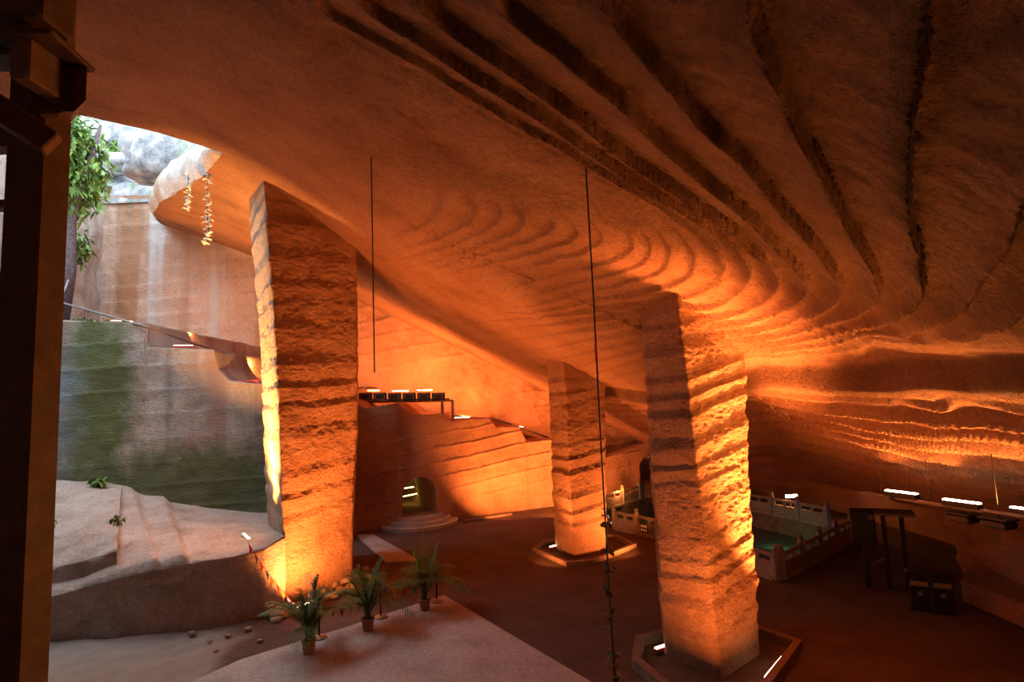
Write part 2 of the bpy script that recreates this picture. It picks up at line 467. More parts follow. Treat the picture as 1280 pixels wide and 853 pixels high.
# left boundary of the roof for each y; lip of the low side for each y
LY = np.array([-8.0, 8.0, 12.0, 15.0, lip3[0][1]] + [p[1] for p in lip3[1:]])
LX = np.array([-30.0, -30.0, -22.0, near3[0][0], lip3[0][0]] + [p[0] for p in lip3[1:]])
RY = np.array([-8.0, 2.0, 8.0, 12.7, 16.8, 22.7, 28.0, 34.0])
RX = np.array([12.5, 12.3, 12.0, 11.6, 10.9, 9.6, 8.7, 7.4])
ys = np.concatenate([np.arange(-8, 2, .25), np.arange(2, 4.5, .08), np.arange(4.5, 14.5, .034), np.arange(14.5, 17, .04), np.arange(17, 33.61, .075)])
nx = 860
X = np.empty((len(ys), nx)); Y = np.repeat(ys[:, None], nx, 1)
u = np.linspace(0, 1, nx)
for i, y in enumerate(ys):
    xl = np.interp(y, LY, LX); xr = np.interp(y, RY, RX)
    uu = u
    if xl < -14:                       # spend few columns far left
        k = int(nx * .12)
        uu = None
        X[i] = np.concatenate([np.linspace(xl, -12, k, endpoint=False), np.linspace(-12, xr, nx - k)])
    else:
        X[i] = xl + (xr - xl) * u
Q = np.stack([X.ravel(), Y.ravel()], 1)
z0 = roof_base(Q)
s = rbf_eval(sfit, Q)
Q3 = np.stack([Q[:, 0], Q[:, 1], z0], 1)
s = s + 0.06 * fbm(Q3 * .5, 3, 5) + 0.02 * fbm(Q3 * 3, 2, 9)
fr = s - np.floor(s)
cx_ = np.interp(Q[:, 1], CREY, CREX)
dc = Q[:, 0] - cx_
# strata relief: each bench dips towards its outer line and jumps back up there
gr = np.clip((s - 9.5) / 4, 0.0, 1)
A_roof = 0.05 + 0.12 * gr + .05 * np.clip((s - 12) / 2, 0, 1) * np.clip((11 - Q[:, 1]) / 3, 0, 1)
A_roof = A_roof * np.clip((21 - Q[:, 1]) / 7, .28, 1)
sm = lambda t: np.clip(t, 0, 1) ** 2 * (3 - 2 * np.clip(t, 0, 1))
prof_in = -A_roof * np.where(fr > .86, sm((fr - .86) / .14), (1 - fr / .86) ** 1.7)
prof_out = -A_roof * 1.1 * np.where(fr > .92, 1 - sm((fr - .92) / .08), (fr / .92) ** 1.9)
w_out = np.clip((s - 10.8) / 1.0, 0, 1) * np.clip((12.5 - Q[:, 1]) / 2.5, 0, 1)
prof_roof = prof_in * (1 - w_out) + prof_out * w_out
prof_bank = -0.33 * np.where(fr > .74, sm((fr - .74) / .26), (1 - fr / .74) ** 1.3) * (.75 + .5 * fbm(Q3 * .35, 2, 3)) * (.8 + .6 * np.abs(np.sin(np.floor(s + .07) * 12.9898)))
wb = np.clip((dc - .15) / .4, 0, 1)
rel = prof_roof * np.clip((-dc - .1) / .7, 0, 1) + prof_bank * np.clip((dc - .25) / .4, 0, 1)
far = np.maximum(np.clip((Q[:, 0] + 4.8) / 2.5, 0, 1), np.clip((Q[:, 1] - 12.5) / 4, 0, 1) * np.clip((Q[:, 0] + 9) / 3, 0, 1))
rel = rel * np.clip(far, .08, 1) * np.clip((30.0 - Q[:, 1]) / 3, .1, 1)
# crease notch
drop = np.interp(Q[:, 1], [4, 8, 13, 22, 27], [.50, .46, .36, .40, 0.1])
stepf = np.clip(dc / .14, 0, 1); stepf = stepf * stepf * (3 - 2 * stepf)
notch = np.where(dc < 0, .25 * drop * np.exp(dc / .8), .25 * drop * (1 - stepf) - .75 * drop * stepf * np.exp(-np.clip(dc - .14, 0, 9) / 1.8))
rough = 0.035 * fbm(Q3 * 2.2, 4, 21) + 0.018 * fbm(Q3 * np.array([3.0, 9.0, 6.0]), 3, 31) * np.clip((14 - Q[:, 1]) / 4 + .4, .3, 1)
z = z0 + rel + notch + rough
P = np.stack([X, Y, z.reshape(X.shape)], -1)
# close the low side: a rounded lip that turns up into the low alcove ceiling
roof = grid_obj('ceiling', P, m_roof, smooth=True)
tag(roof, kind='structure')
# water stain along one bench line; weathering and painted shade on some of its neighbours
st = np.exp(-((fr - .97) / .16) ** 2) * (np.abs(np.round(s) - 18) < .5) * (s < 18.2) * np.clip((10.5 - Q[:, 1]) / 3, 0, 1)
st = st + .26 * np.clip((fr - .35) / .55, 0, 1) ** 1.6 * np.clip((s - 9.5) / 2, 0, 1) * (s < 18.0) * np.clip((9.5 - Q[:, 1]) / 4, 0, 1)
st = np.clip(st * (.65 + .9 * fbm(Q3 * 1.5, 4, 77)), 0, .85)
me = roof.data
band_dark = np.clip(1.6 - np.abs(dc - .10) / .13, 0, 1) * (Q[:, 1] < 26) * (.6 + .4 * fbm(Q3 * np.array([2, .6, 2]), 3, 78))  # shade in the crease, painted as a dark band
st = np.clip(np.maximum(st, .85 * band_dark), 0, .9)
at = me.attributes.new('stain_shade', 'FLOAT', 'POINT')
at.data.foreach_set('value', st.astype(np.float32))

def roof_z(x, y):
    return float(roof_base(np.array([[x, y]]))[0])

# ------------------------------------------------------------------ rock sheets
def resample(path, step):
    path = np.array(path, float)
    seg = np.linalg.norm(np.diff(path[:, :2], axis=0), axis=1)
    t = np.concatenate([[0], np.cumsum(seg)])
    n = max(2, int(t[-1] / step) + 1)
    tt = np.unique(np.concatenate([np.linspace(0, t[-1], n), t]))
    return tt, np.stack([np.interp(tt, t, path[:, k]) for k in range(path.shape[1])], 1)
def wall_sheet(name, path, mat, step=.12, rows=90, amp=.08, band=.55, dip=0.0, namp=.12, nsc=.6, side=-1, ledge=None, hole=None, seed=0, power=2.0, dark=None, smoothn=15, flat=None):
    """path rows: x, y, z bottom, z top.  side=-1: rock faces to the right of travel"""
    tt, R = resample(path, step)
    n = len(R)
    tan = np.gradient(R[:, :2], tt, axis=0)
    k = np.ones(smoothn) / smoothn
    tan = np.stack([np.convolve(np.pad(tan[:, j], smoothn // 2, mode='edge'), k, mode='valid') for j in (0, 1)], 1)
    tan /= np.linalg.norm(tan, axis=1)[:, None]
    nor = np.stack([tan[:, 1], -tan[:, 0]], 1) * (1 if side < 0 else -1)
    v = np.linspace(0, 1, rows)
    P = np.zeros((rows, n, 3))
    P[..., 0] = R[None, :, 0]; P[..., 1] = R[None, :, 1]
    P[..., 2] = R[None, :, 2] + (R[:, 3] - R[:, 2])[None] * v[:, None]
    q = (P[..., 2] + dip * tt[None] + .12 * fbm(P * .45, 3, seed + 40)) / band
    fr = q - np.floor(q)
    cell = np.floor(q)
    amp_l = amp * (.35 + 1.3 * np.abs(np.sin(cell * 12.9898 + seed)))
    d = amp_l * fr ** power + namp * fbm(P * nsc, 4, seed) + .3 * namp * fbm(P * nsc * 5, 3, seed + 7)
    if flat is not None:
        wf = flat(P); d = d * wf + .10 * (1 - wf)
    P[..., 0] += nor[None, :, 0] * d; P[..., 1] += nor[None, :, 1] * d
    if ledge is not None:
        top = P[-1]
        ext = []
        for kk in np.linspace(0.03, 1, 26):
            e = top.copy(); dy = (ledge - top[:, 1]) * kk
            e[:, 1] += dy; e[:, 2] += .10 * fbm(e * .9, 3, seed + 3) * min(1, kk * 6)
            ext.append(e)
        P = np.concatenate([P, np.array(ext)], 0)
    keep = None
    if hole is not None:
        ctr = (P[:-1, :-1] + P[1:, 1:]) / 2
        keep = ~hole(ctr)
    o = grid_obj(name, P, mat, keep=keep)
    tag(o, kind='structure')
    return o, P

# far back wall (open daylight on the left, lit orange on the right)
wall_sheet('wall_back_left', [(-27, 33.3, 5, 19.2), (-20, 33.3, 4, 19.0), (-14, 33.4, 3, 17.5), (-11.4, 33.4, 3, 15.6)],
           m_backwall, .10, 130, .05, .95, -.05, .25, .35, -1, seed=3)
wall_sheet('wall_back_right', [(-11.7, 33.4, 3, 15.6), (-9, 33.4, 3, 14), (-3, 33.4, 2, 11), (3, 33.5, 1, 9), (11, 34.5, -1, 6)],
           m_wall, .10, 130, .07, .95, -.12, .30, .45, -1, seed=4, power=7)
# terrace wall behind the left rock bench
TW = [(-60, 588, 420), (20, 597, 405), (60, 600, 400), (125, 606, 403), (175, 620, 404), (178, 622, 434), (228, 630, 436), (264, 636, 437), (270, 637, 462), (284, 638, 476), (335, 642, 481)]
YT = lambda px: 22.0 + 1.5 * (px - 60) / 275
path = []
for px, pb, pt in TW:
    b = at_y(px, pb, YT(px)); t = at_y(px, pt, YT(px))
    path.append((b[0], b[1], b[2] - .5, t[2]))
path.append((path[-1][0] + 2.2, path[-1][1] + 1.2, 0.4, path[-1][3]))
terr_path = path
wall_sheet('wall_left', path, m_terrace, .10, 110, .035, .95, -.03, .16, .5, -1, ledge=33.4, seed=11, power=6)
# middle wall with the arched tunnel
def mz(px, py, Y): return at_y(px, py, Y)
mid = [(-10.4, 23.9, -.3, 6.8), (-8.6, 24.9, -.3, 6.3)]
MW = [(443, 27.0, 502), (455, 27.2, 511), (472, 27.4, 508), (495, 27.7, 504), (504, 27.9, 511), (514, 28.1, 519), (529, 28.3, 520), (552, 28.8, 517), (559, 28.9, 525), (567, 29.1, 527),
      (590, 29.6, 523), (611, 30.0, 523), (620, 30.2, 534), (628, 30.4, 534), (649, 30.8, 534), (658, 31.0, 552), (683, 31.4, 550), (700, 31.6, 549), (730, 32.0, 560), (757, 32.2, 572), (775, 32.4, 566), (800, 32.8, 556), (830, 33.2, 552)]
for px, Y, py in MW:
    p = at_y(px, py, Y); mid.append((p[0], p[1], -.3, p[2]))
mid.append((11.5, 34.2, -1.5, 3.0)); mid.append((14.0, 34.6, -1.5, 3.4))
# arch position on that wall
a0 = at_z(503, 640, .45); 
mp = np.array(mid)
def on_wall(px):
    # intersection of image column with wall path in plan
    best = None
    for i in range(len(mp) - 1):
        A, B = mp[i, :2], mp[i + 1, :2]
        d = ray(px, 620)[:2]
        Mx = np.array([[d[0], -(B - A)[0]], [d[1], -(B - A)[1]]])
        if abs(np.linalg.det(Mx)) < 1e-9: continue
        t, sg = np.linalg.solve(Mx, A)
        if 0 <= sg <= 1 and t > 0: return A + (B - A) * sg
aL, aR = on_wall(502), on_wall(545)
adir = (aR - aL); AW = np.linalg.norm(adir); adir /= AW
an = np.array([adir[1], -adir[0]])           # out of the rock, toward the cave
aC = (aL + aR) / 2
AZ0 = 0.47
ar = AW / 2; ah = 0.95
niche = at_y(813, 585, 33.0)
def hole(c):
    uu = (c[..., 0] - aC[0]) * adir[0] + (c[..., 1] - aC[1]) * adir[1]
    dd = (c[..., 0] - aC[0]) * an[0] + (c[..., 1] - aC[1]) * an[1]
    zz = c[..., 2] - AZ0
    inside2 = (np.abs((c[..., 0] - niche[0])) < .60) & (c[..., 2] > .95) & ((c[..., 2] < 1.75) | ((c[..., 0] - niche[0]) ** 2 + (c[..., 2] - 1.75) ** 2 < .36)) & (c[..., 1] < 33.45)
    inside = (np.abs(uu) < ar) & (zz > -.2) & ((zz < ah) | ((uu ** 2 + (zz - ah) ** 2) < ar * ar))
    return (inside & (np.abs(dd) < 1.2)) | inside2
def archflat(c):
    uu = (c[..., 0] - aC[0]) * adir[0] + (c[..., 1] - aC[1]) * adir[1]
    r_ = np.hypot(uu, np.clip(c[..., 2] - AZ0 - ah, 0, 9)) - ar
    w1 = np.where(c[..., 2] < AZ0 + ah + ar + 1.0, np.clip((r_ - .12) / .5, 0, 1), 1)
    r2 = np.hypot(c[..., 0] - niche[0], np.clip(c[..., 2] - 1.75, 0, 9)) - .6
    return np.minimum(w1, np.clip((r2 - .1) / .5, 0, 1))
wall_sheet('wall_middle', mid, m_wall, .06, 130, .06, .70, -.10, .16, .5, -1, ledge=33.5, hole=hole, seed=23, power=8, flat=archflat)
# tunnel bore behind the arch
nseg = 22
prof = [(-ar, 0.0)] + [(-ar * math.cos(PI * k / nseg), ah + ar * math.sin(PI * k / nseg)) for k in range(nseg + 1)] + [(ar, 0.0), (-ar, 0.0)]
G = np.zeros((26, len(prof), 3))
for i, dep in enumerate([.09, .09] + list(np.linspace(.0, -7.5, 24))):
    for j, (uu, zz) in enumerate(prof):
        if i == 0: uu *= 1.13; zz = zz * 1.06
        c = aC + adir * uu + an * dep
        G[i, j] = (c[0], c[1], AZ0 + zz)
G[3:, :, :] += (.05 * fbm(G[3:] * 1.6, 3, 8))[..., None]
tag(grid_obj('wall_tunnel', G, m_wall), kind='structure')
endc = aC - an * 7.4
mb = MB(); V = [(endc[0] + adir[0] * a * 1.6, endc[1] + adir[1] * a * 1.6, zz) for a, zz in ((-1, 0), (1, 0), (1, 3), (-1, 3))]
tag(link_mesh('wall_tunnel_end', V, [(0, 1, 2, 3)], m_wall), kind='structure')

nr = .62
prof = [(-nr, .9)] + [(-nr * math.cos(PI * k / nseg), 1.75 + nr * math.sin(PI * k / nseg)) for k in range(nseg + 1)] + [(nr, .9), (-nr, .9)]
G = np.zeros((16, len(prof), 3))
for i, dep in enumerate(np.linspace(-.75, 3.2, 16)):
    for j, (uu, zz) in enumerate(prof): G[i, j] = (niche[0] + uu + dep * .22, 33.0 + dep, zz)
tag(grid_obj('wall_niche', G, m_wall), kind='structure')
V = [(niche[0] + 3.1 * .22 + a * 1.2, 36.1, z_) for a, z_ in ((-1, .5), (1, .5), (1, 2.9), (-1, 2.9))]
tag(link_mesh('wall_niche_end', V, [(0, 1, 2, 3)], m_wall), kind='structure')
# right side: rock wall under the low ceiling, alcove behind the pool
wall_sheet('wall_right', [(12.6, 34.5, -1.2, 3.6), (15.0, 28.0, -1.2, 3.6), (15.6, 20.5, -.6, 3.6), (13.4, 18.0, -.6, 3.6), (12.7, 14.0, -.6, 3.6), (12.6, 8.0, -.6, 3.8), (12.8, -8, -.6, 4.2)], m_wall, .14, 60, .08, .5, .03, .2, .5, -1, seed=41)
# low ceiling that continues behind the lip
G = []
for y in np.arange(-8, 34.6, .3):
    xr = float(np.interp(y, RY, RX)); zr = roof_z(xr, y)
    row = [(xr - .5, y, zr + .45), (xr - .14, y, zr - .20), (xr + .06, y, zr - .26), (xr + .22, y, zr - .20), (xr + .34, y, zr + .02)]
    for k in np.linspace(.1, 1, 10): row.append((xr + .34 + k * (18 - xr), y, max(zr + .12, 2.7) + .15 * k))
    G.append(row)
G = np.array(G); G[:, 5:, 2] += .12 * fbm(G[:, 5:] * .8, 3, 55); G[:, 1:4, 2] += .03 * fbm(G[:, 1:4] * 2.0, 3, 56)
tag(grid_obj('ceiling_alcove', G, m_roof), kind='structure')
# cave closes behind the camera
wall_sheet('wall_rear', [(13.2, -6.5, -.5, 5), (0, -7, -.5, 12), (-14, -7, -.5, 18), (-31, -6.5, -.5, 22)], m_wall, .6, 30, .1, .8, 0, .3, .4, -1, seed=61)
# pit wall on the left, in the open
wall_sheet('wall_pit', [(-31, -6, -.5, 22), (-26, 4, -.5, 21), (-23.5, 14, -.5, 20), (-23, 24, -.5, 20), (-24.5, 34, -.5, 20)], m_terrace, .3, 60, .12, 1.2, 0, .5, .35, -1, seed=71)

# ------------------------------------------------------------------ roof rim seen in daylight above the opening
rim = []
tr, R = resample([tuple(p) for p in lip3], .12)
for i in range(len(R)):
    p = np.array(R[i]); zb = float(roof_base(p[None, :2])[0]) - .05
    hgt = np.interp(tr[i], [0, 2.2, 5, 9, 13, tr[-1]], [.25, 1.0, 1.35, 1.55, 1.3, .8])
    row = []
    for k in np.linspace(0, 1, 14): row.append((p[0] - .15 * math.sin(PI * k), p[1] - .18 * math.sin(PI * k), zb + hgt * k))
    for k in np.linspace(.1, 1, 8): row.append((p[0] + 7 * k, p[1] + 3.0 * k, zb + hgt + 1.2 * k))
    rim.append(row)
rim = np.array(rim); rim += (.10 * fbm(rim * 1.2, 4, 91))[..., None] * np.array([1, 1, .5])
m_rim = rock_mat('weathered_rim_stone', (.42, .36, .31), (.55, .50, .46), (.62, .58, .54), .8, (5, 5, 14), .05, 16, .04, streak=[((.40, .27, .18), .8, .55, .68)])
tag(grid_obj('trim_rim', rim, m_rim), kind='structure')
tr, R = resample([(-30, 8.0, 0), (-22, 12.0, 0), tuple(near3[0]), tuple(lip3[0])], .15)
row = []
for i in range(len(R)):
    p = R[i]; zb = float(roof_base(p[None, :2])[0])
    row.append([(p[0], p[1] + .02 + .1 * k, zb + 1.2 * k) for k in np.linspace(0, 1, 5)] + [(p[0] + 1 * k, p[1] - 5 * k, zb + 1.2 + .8 * k) for k in (.2, .6, 1)])
tag(grid_obj('trim_rim_near', np.array(row), m_rim), kind='structure')

gx = np.arange(-5, 19.6, .6); gy = np.arange(-9, 37.1, .6)  # unseen lid with skirts over the ceiling, added to keep sky light out
MX, MY = np.meshgrid(gx, gy)
MZ = np.maximum(roof_base(np.stack([MX.ravel(), MY.ravel()], 1)).reshape(MX.shape), 3.2) + 1.1
edge = np.zeros(MX.shape, bool); edge[0] = edge[-1] = True; edge[:, -1] = True
MZ[edge] = -2.5
tag(grid_obj('ceiling_unseen_lid', np.stack([MX, MY, MZ], -1), m_hill), kind='structure')
# hillside above the pit
xs = np.arange(-60, 8, .5); yy = np.arange(33.2, 62, .5)
GX, GY = np.meshgrid(xs, yy)
GZ = 18.8 + (GY - 33.2) * .95 + np.clip(-GX - 22, 0, 30) * .25
P3 = np.stack([GX, GY, GZ], -1)
GZ = GZ + 1.6 * fbm(P3 * .22, 5, 101) + .5 * fbm(P3 * .9, 4, 102)
GZ[0] = 18.6
tag(grid_obj('floor_hillside', np.stack([GX, GY, GZ], -1), m_hill), kind='structure')

# ------------------------------------------------------------------ floor (with the sunken pool cut out)
POOL = [at_z(768, 662, 0)[:2], at_z(829, 676, 0)[:2], at_z(972, 727, 0)[:2], at_z(1066, 677, 0)[:2], at_z(1044, 661, 0)[:2], at_z(936, 638, 0)[:2], at_z(826, 620, 0)[:2], at_z(757, 638, 0)[:2]]
POOL = [np.array(p) for p in POOL]
def in_poly(X, Y, poly):
    ins = np.zeros(X.shape, bool); n = len(poly)
    for i in range(n):
        x0, y0 = poly[i]; x1, y1 = poly[(i + 1) % n]
        c = ((y0 > Y) != (y1 > Y)) & (X < (x1 - x0) * (Y - y0) / (y1 - y0 + 1e-12) + x0)
        ins ^= c
    return ins
xs = np.arange(-32, 18.01, .10); yy = np.arange(-9, 36, .10)
GX, GY = np.meshgrid(xs, yy)
P3 = np.stack([GX, GY, np.zeros_like(GX)], -1)
pit = np.clip((-GX - 5.8) / 1.5, 0, 1)
GZ = .015 * fbm(P3 * 1.3, 3, 111) + pit * (.10 * fbm(P3 * .7, 4, 112) + .03 * fbm(P3 * 4, 3, 113))
ctr_x = (GX[:-1, :-1] + GX[1:, 1:]) / 2; ctr_y = (GY[:-1, :-1] + GY[1:, 1:]) / 2
keep = ~in_poly(ctr_x, ctr_y, POOL)
fl = grid_obj('floor', np.stack([GX, GY, GZ], -1), m_floor, keep=keep)
wg = np.clip((-6.3 - (GX + .6 * fbm(P3 * .9, 3, 141) + .28 * (GY - 12))) / .5, 0, 1) * (.8 + .2 * fbm(P3 * 3, 2, 142))
fl.data.attributes.new('gravel', 'FLOAT', 'POINT').data.foreach_set('value', wg.ravel().astype(np.float32))
tag(fl, kind='structure')
# pool shell and water
mb = MB()
n = len(POOL)
for i in range(n):
    a, b = POOL[i], POOL[(i + 1) % n]
    d = (b - a) / np.linalg.norm(b - a); no = np.array([-d[1], d[0]])
    k0 = len(mb.V)
    L = np.linalg.norm(b - a); m_ = max(2, int(L / .25))
    for r_, zz in enumerate(np.linspace(-1.5, .04, 8)):
        for k in range(m_ + 1):
            p = a + (b - a) * k / m_
            mb.V.append((p[0], p[1], zz))
    for r_ in range(7):
        for k in range(m_):
            q = k0 + r_ * (m_ + 1) + k
            mb.F.append((q, q + 1, q + m_ + 2, q + m_ + 1))
tag(mb.build('wall_pool', m_rubble), kind='structure')
mwat, nt, b = new_mat('pool_water')
b.inputs['Base Color'].default_value = (.03, .08, .12, 1); b.inputs['Roughness'].default_value = .15
b.inputs['Specular IOR Level'].default_value = .5
tc = N(nt, 'ShaderNodeTexCoord'); nn = noise_tex(nt, tc.outputs['Object'], 4, 3)
bp = N(nt, 'ShaderNodeBump'); bp.inputs['Distance'].default_value = .02; nt.links.new(nn, bp.inputs['Height']); nt.links.new(bp.outputs['Normal'], b.inputs['Normal'])
wv = [(p[0], p[1], -.75) for p in POOL]
wo = link_mesh('pool_water', wv, [tuple(range(len(wv)))], mwat)
tag(wo, 'dark still pool water inside the stone balustrade', 'water', kind='stuff')

# concrete walkway with the palms
poly = [at_z(300, 825, .1)[:2], at_z(430, 785, .1)[:2], at_z(555, 744, .1)[:2], at_z(745, 856, .1)[:2], (3.2, 9.6), (3.2, 5.0), (-9.0, 5.0), at_z(228, 858, .1)[:2]]
mb = MB().prism([tuple(p) for p in poly][::-1], -.1, .10)
tag(mb.build('floor_walkway', m_slab), kind='structure')
poly = [at_z(444, 668, .05)[:2], at_z(466, 668, .05)[:2], at_z(524, 700, .05)[:2], at_z(482, 703, .05)[:2]]
tag(MB().prism([tuple(p) for p in poly][::-1], -.1, .05).build('floor_slab', m_slab), kind='structure')

# ------------------------------------------------------------------ rock pillars
def pillar(name, base_poly, top_poly, z_top, mat, label, amp, band, dip, seed, ncirc=260, nrow=420, corner=.12, pale_face=None, bend=None, nrough=.035, z_base=-.25):
    bp_, tp_ = np.array(base_poly, float), np.array(top_poly, float)
    cen = bp_.mean(0)
    def ringpts(poly):
        # polygon with chamfered corners, resampled evenly by index
        n = len(poly); pts = []
        for i in range(n):
            a, b, c = poly[i - 1], poly[i], poly[(i + 1) % n]
            la, lc = np.linalg.norm(a - b), np.linalg.norm(c - b)
            k = min(corner, la * .3, lc * .3)
            for t in np.linspace(0, 1, 5):
                p0 = b + (a - b) / la * k; p1 = b + (c - b) / lc * k
                pts.append((1 - t) ** 2 * p0 + 2 * t * (1 - t) * b + t * t * p1)
        return np.array(pts)
    rb, rt = ringpts(bp_), ringpts(tp_)
    seg = np.linalg.norm(np.diff(np.vstack([rb, rb[:1]]), axis=0), axis=1)
    tt = np.concatenate([[0], np.cumsum(seg)])
    u = np.linspace(0, tt[-1], ncirc, endpoint=False)
    def samp(r):
        rr = np.vstack([r, r[:1]])
        return np.stack([np.interp(u, tt, rr[:, k]) for k in (0, 1)], 1)
    b_, t_ = samp(rb), samp(rt)
    v = np.linspace(0, 1, nrow)
    zz = z_base + (z_top - z_base) * v
    XY = b_[None] * (1 - v)[:, None, None] + t_[None] * v[:, None, None]
    if bend is not None: XY = XY + bend(v, zz)[:, None, :]
    Pp = np.concatenate([XY, np.repeat(zz[:, None, None], ncirc, 1)], -1)
    d_u = np.roll(XY, -1, 1) - np.roll(XY, 1, 1)
    nor = np.stack([d_u[..., 1], -d_u[..., 0]], -1); nor /= np.linalg.norm(nor, axis=-1)[..., None] + 1e-9
    # orientation outward
    if ((nor[nrow // 2] * (XY[nrow // 2] - XY[nrow // 2].mean(0))).sum(-1)).mean() < 0: nor = -nor
    q = (Pp[..., 2] - dip[0] * (Pp[..., 0] - cen[0]) - dip[1] * (Pp[..., 1] - cen[1]) + .10 * fbm(Pp * .8, 3, seed + 3)) / band
    q = q + .22 * np.sin(q * 1.7 + seed)
    fr = q - np.floor(q); cell = np.floor(q)
    al = amp * (.35 + 1.25 * np.abs(np.sin(cell * 78.233 + seed))) * (.6 + .8 * np.clip(.5 + fbm(Pp * .7, 2, seed + 9), 0, 1))
    d = al * np.where(fr < .70, fr / .70, 1 - (fr - .70) / .30) - amp * .5 + np.clip((fr - .66) / .1, 0, 1) * .02 * fbm(Pp * np.array([5, 5, 8.0]), 3, seed + 12)
    d += nrough * fbm(Pp * 3.2, 4, seed) + nrough * .8 * fbm(Pp * np.array([9, 9, 16.0]), 3, seed + 5) + .05 * fbm(Pp * .9, 3, seed + 8)
    calm = np.clip((Pp[..., 2] - .1) / .9, .15, 1)
    zr = roof_base(Pp[..., :2].reshape(-1, 2)).reshape(Pp.shape[:2])
    d = d * calm * np.clip((zr - Pp[..., 2]) / .9, .05, 1)
    Pp[..., 0] += nor[..., 0] * d; Pp[..., 1] += nor[..., 1] * d
    o = empty(name, (cen[0], cen[1], 0))
    zr = roof_base(Pp[..., :2].reshape(-1, 2)).reshape(Pp.shape[:2]) + .12
    Pp[..., 2] = np.minimum(Pp[..., 2], zr)
    Pl = Pp - np.array([cen[0], cen[1], 0])
    bpy.data.objects.remove(o)
    o = grid_obj(name, Pl, mat, closed=True)
    o.location = (cen[0], cen[1], 0)
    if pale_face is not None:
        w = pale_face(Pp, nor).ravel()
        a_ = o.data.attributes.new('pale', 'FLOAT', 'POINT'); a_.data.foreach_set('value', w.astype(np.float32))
    tag(o, label, 'pillar', 'carved rock pillars', 'thing')
    return o
def img_poly(pts, zoff=0):
    return [at_y(px, py, Y)[:2] for px, py, Y in pts]

# right (nearest) pillar
c_b, l_b, r_b = at_z(902, 850, 0)[:2], at_z(832, 822, 0)[:2], at_z(950, 818, 0)[:2]
yl, yc, yr = l_b[1], c_b[1], r_b[1]
zt = 8.6
def top_at(px, py, Y, px0, py0, Y0, z):
    """extrapolate the edge through two image points up to height z"""
    a = at_y(px0, py0, Y0); b = at_y(px, py, Y); t = (z - a[2]) / (b[2] - a[2]); return (a + (b - a) * t)[:2]
c_t = top_at(848, 385, yc, 902, 850, yc, zt); l_t = top_at(801, 377, yl, 832, 822, yl, zt); r_t = top_at(931, 440, yr, 950, 815, yr, zt)
pillar('rock_pillar', [c_b, r_b, r_b + np.array([-.55, 1.7]), l_b + np.array([.25, 1.2]), l_b], [c_t, r_t, r_t + np.array([-.55, 1.7]), l_t + np.array([.25, 1.2]), l_t], zt, m_pillar,
       'tall banded rock pillar at right, nearest the camera, orange-lit with chevron strata', .040, .50, (.22, .05), 5, ncirc=330, nrow=560, corner=.07, nrough=.028)
# middle (smallest) pillar
c_b, l_b, r_b = at_z(718, 698, 0)[:2], at_z(694, 687, 0)[:2], at_z(757, 691, 0)[:2]
c_t = top_at(704, 443, c_b[1], 718, 698, c_b[1], 8.3); l_t = top_at(684, 443, l_b[1], 694, 687, l_b[1], 8.3); r_t = top_at(757, 488, r_b[1], 757, 691, r_b[1], 8.3)
pillar('rock_pillar', [c_b, r_b, r_b + np.array([-.4, 2.4]), l_b + np.array([.4, 1.8]), l_b], [c_t, r_t, r_t + np.array([-.4, 2.4]), l_t + np.array([.4, 1.8]), l_t], 8.3, m_pillar,
       'slender rock pillar in the middle distance, brightly lit at its right foot', .036, .62, (.15, .04), 15, ncirc=240, nrow=360, corner=.07, nrough=.025)
# left pillar rising from the rock bench
c_b, l_b, r_b = at_y(358, 700, 17.4)[:2], at_y(338, 650, 20.6)[:2], at_z(441, 727, 0)[:2]
Yc, Yl, Yr = 17.4, 20.6, r_b[1]
zt = 13.8
c_t = top_at(331, 247, Yc, 358, 700, Yc, zt); l_t = top_at(311, 250, Yl, 340, 650, Yl, zt); r_t = top_at(444, 300, Yr, 441, 727, Yr, zt)
cb = np.array([-.12, 0.0])
def bend(v, zz):
    k = np.sin(PI * np.clip((zz - 1.5) / 11, 0, 1)); return np.stack([.10 * k, 0 * k], 1)
pl_face_dir = None
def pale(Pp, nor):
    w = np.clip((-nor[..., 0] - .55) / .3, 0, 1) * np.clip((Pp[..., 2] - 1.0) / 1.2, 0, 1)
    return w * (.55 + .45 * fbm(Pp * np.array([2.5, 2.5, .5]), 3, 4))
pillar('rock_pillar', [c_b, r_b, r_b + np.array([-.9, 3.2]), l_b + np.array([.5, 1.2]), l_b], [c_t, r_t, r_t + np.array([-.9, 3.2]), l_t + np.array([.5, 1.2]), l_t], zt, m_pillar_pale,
       'broad left rock pillar with a pale daylit edge, rising from the rock bench', .035, .85, (.07, .03), 25, ncirc=330, nrow=460, corner=.10, pale_face=pale, bend=bend, nrough=.025)

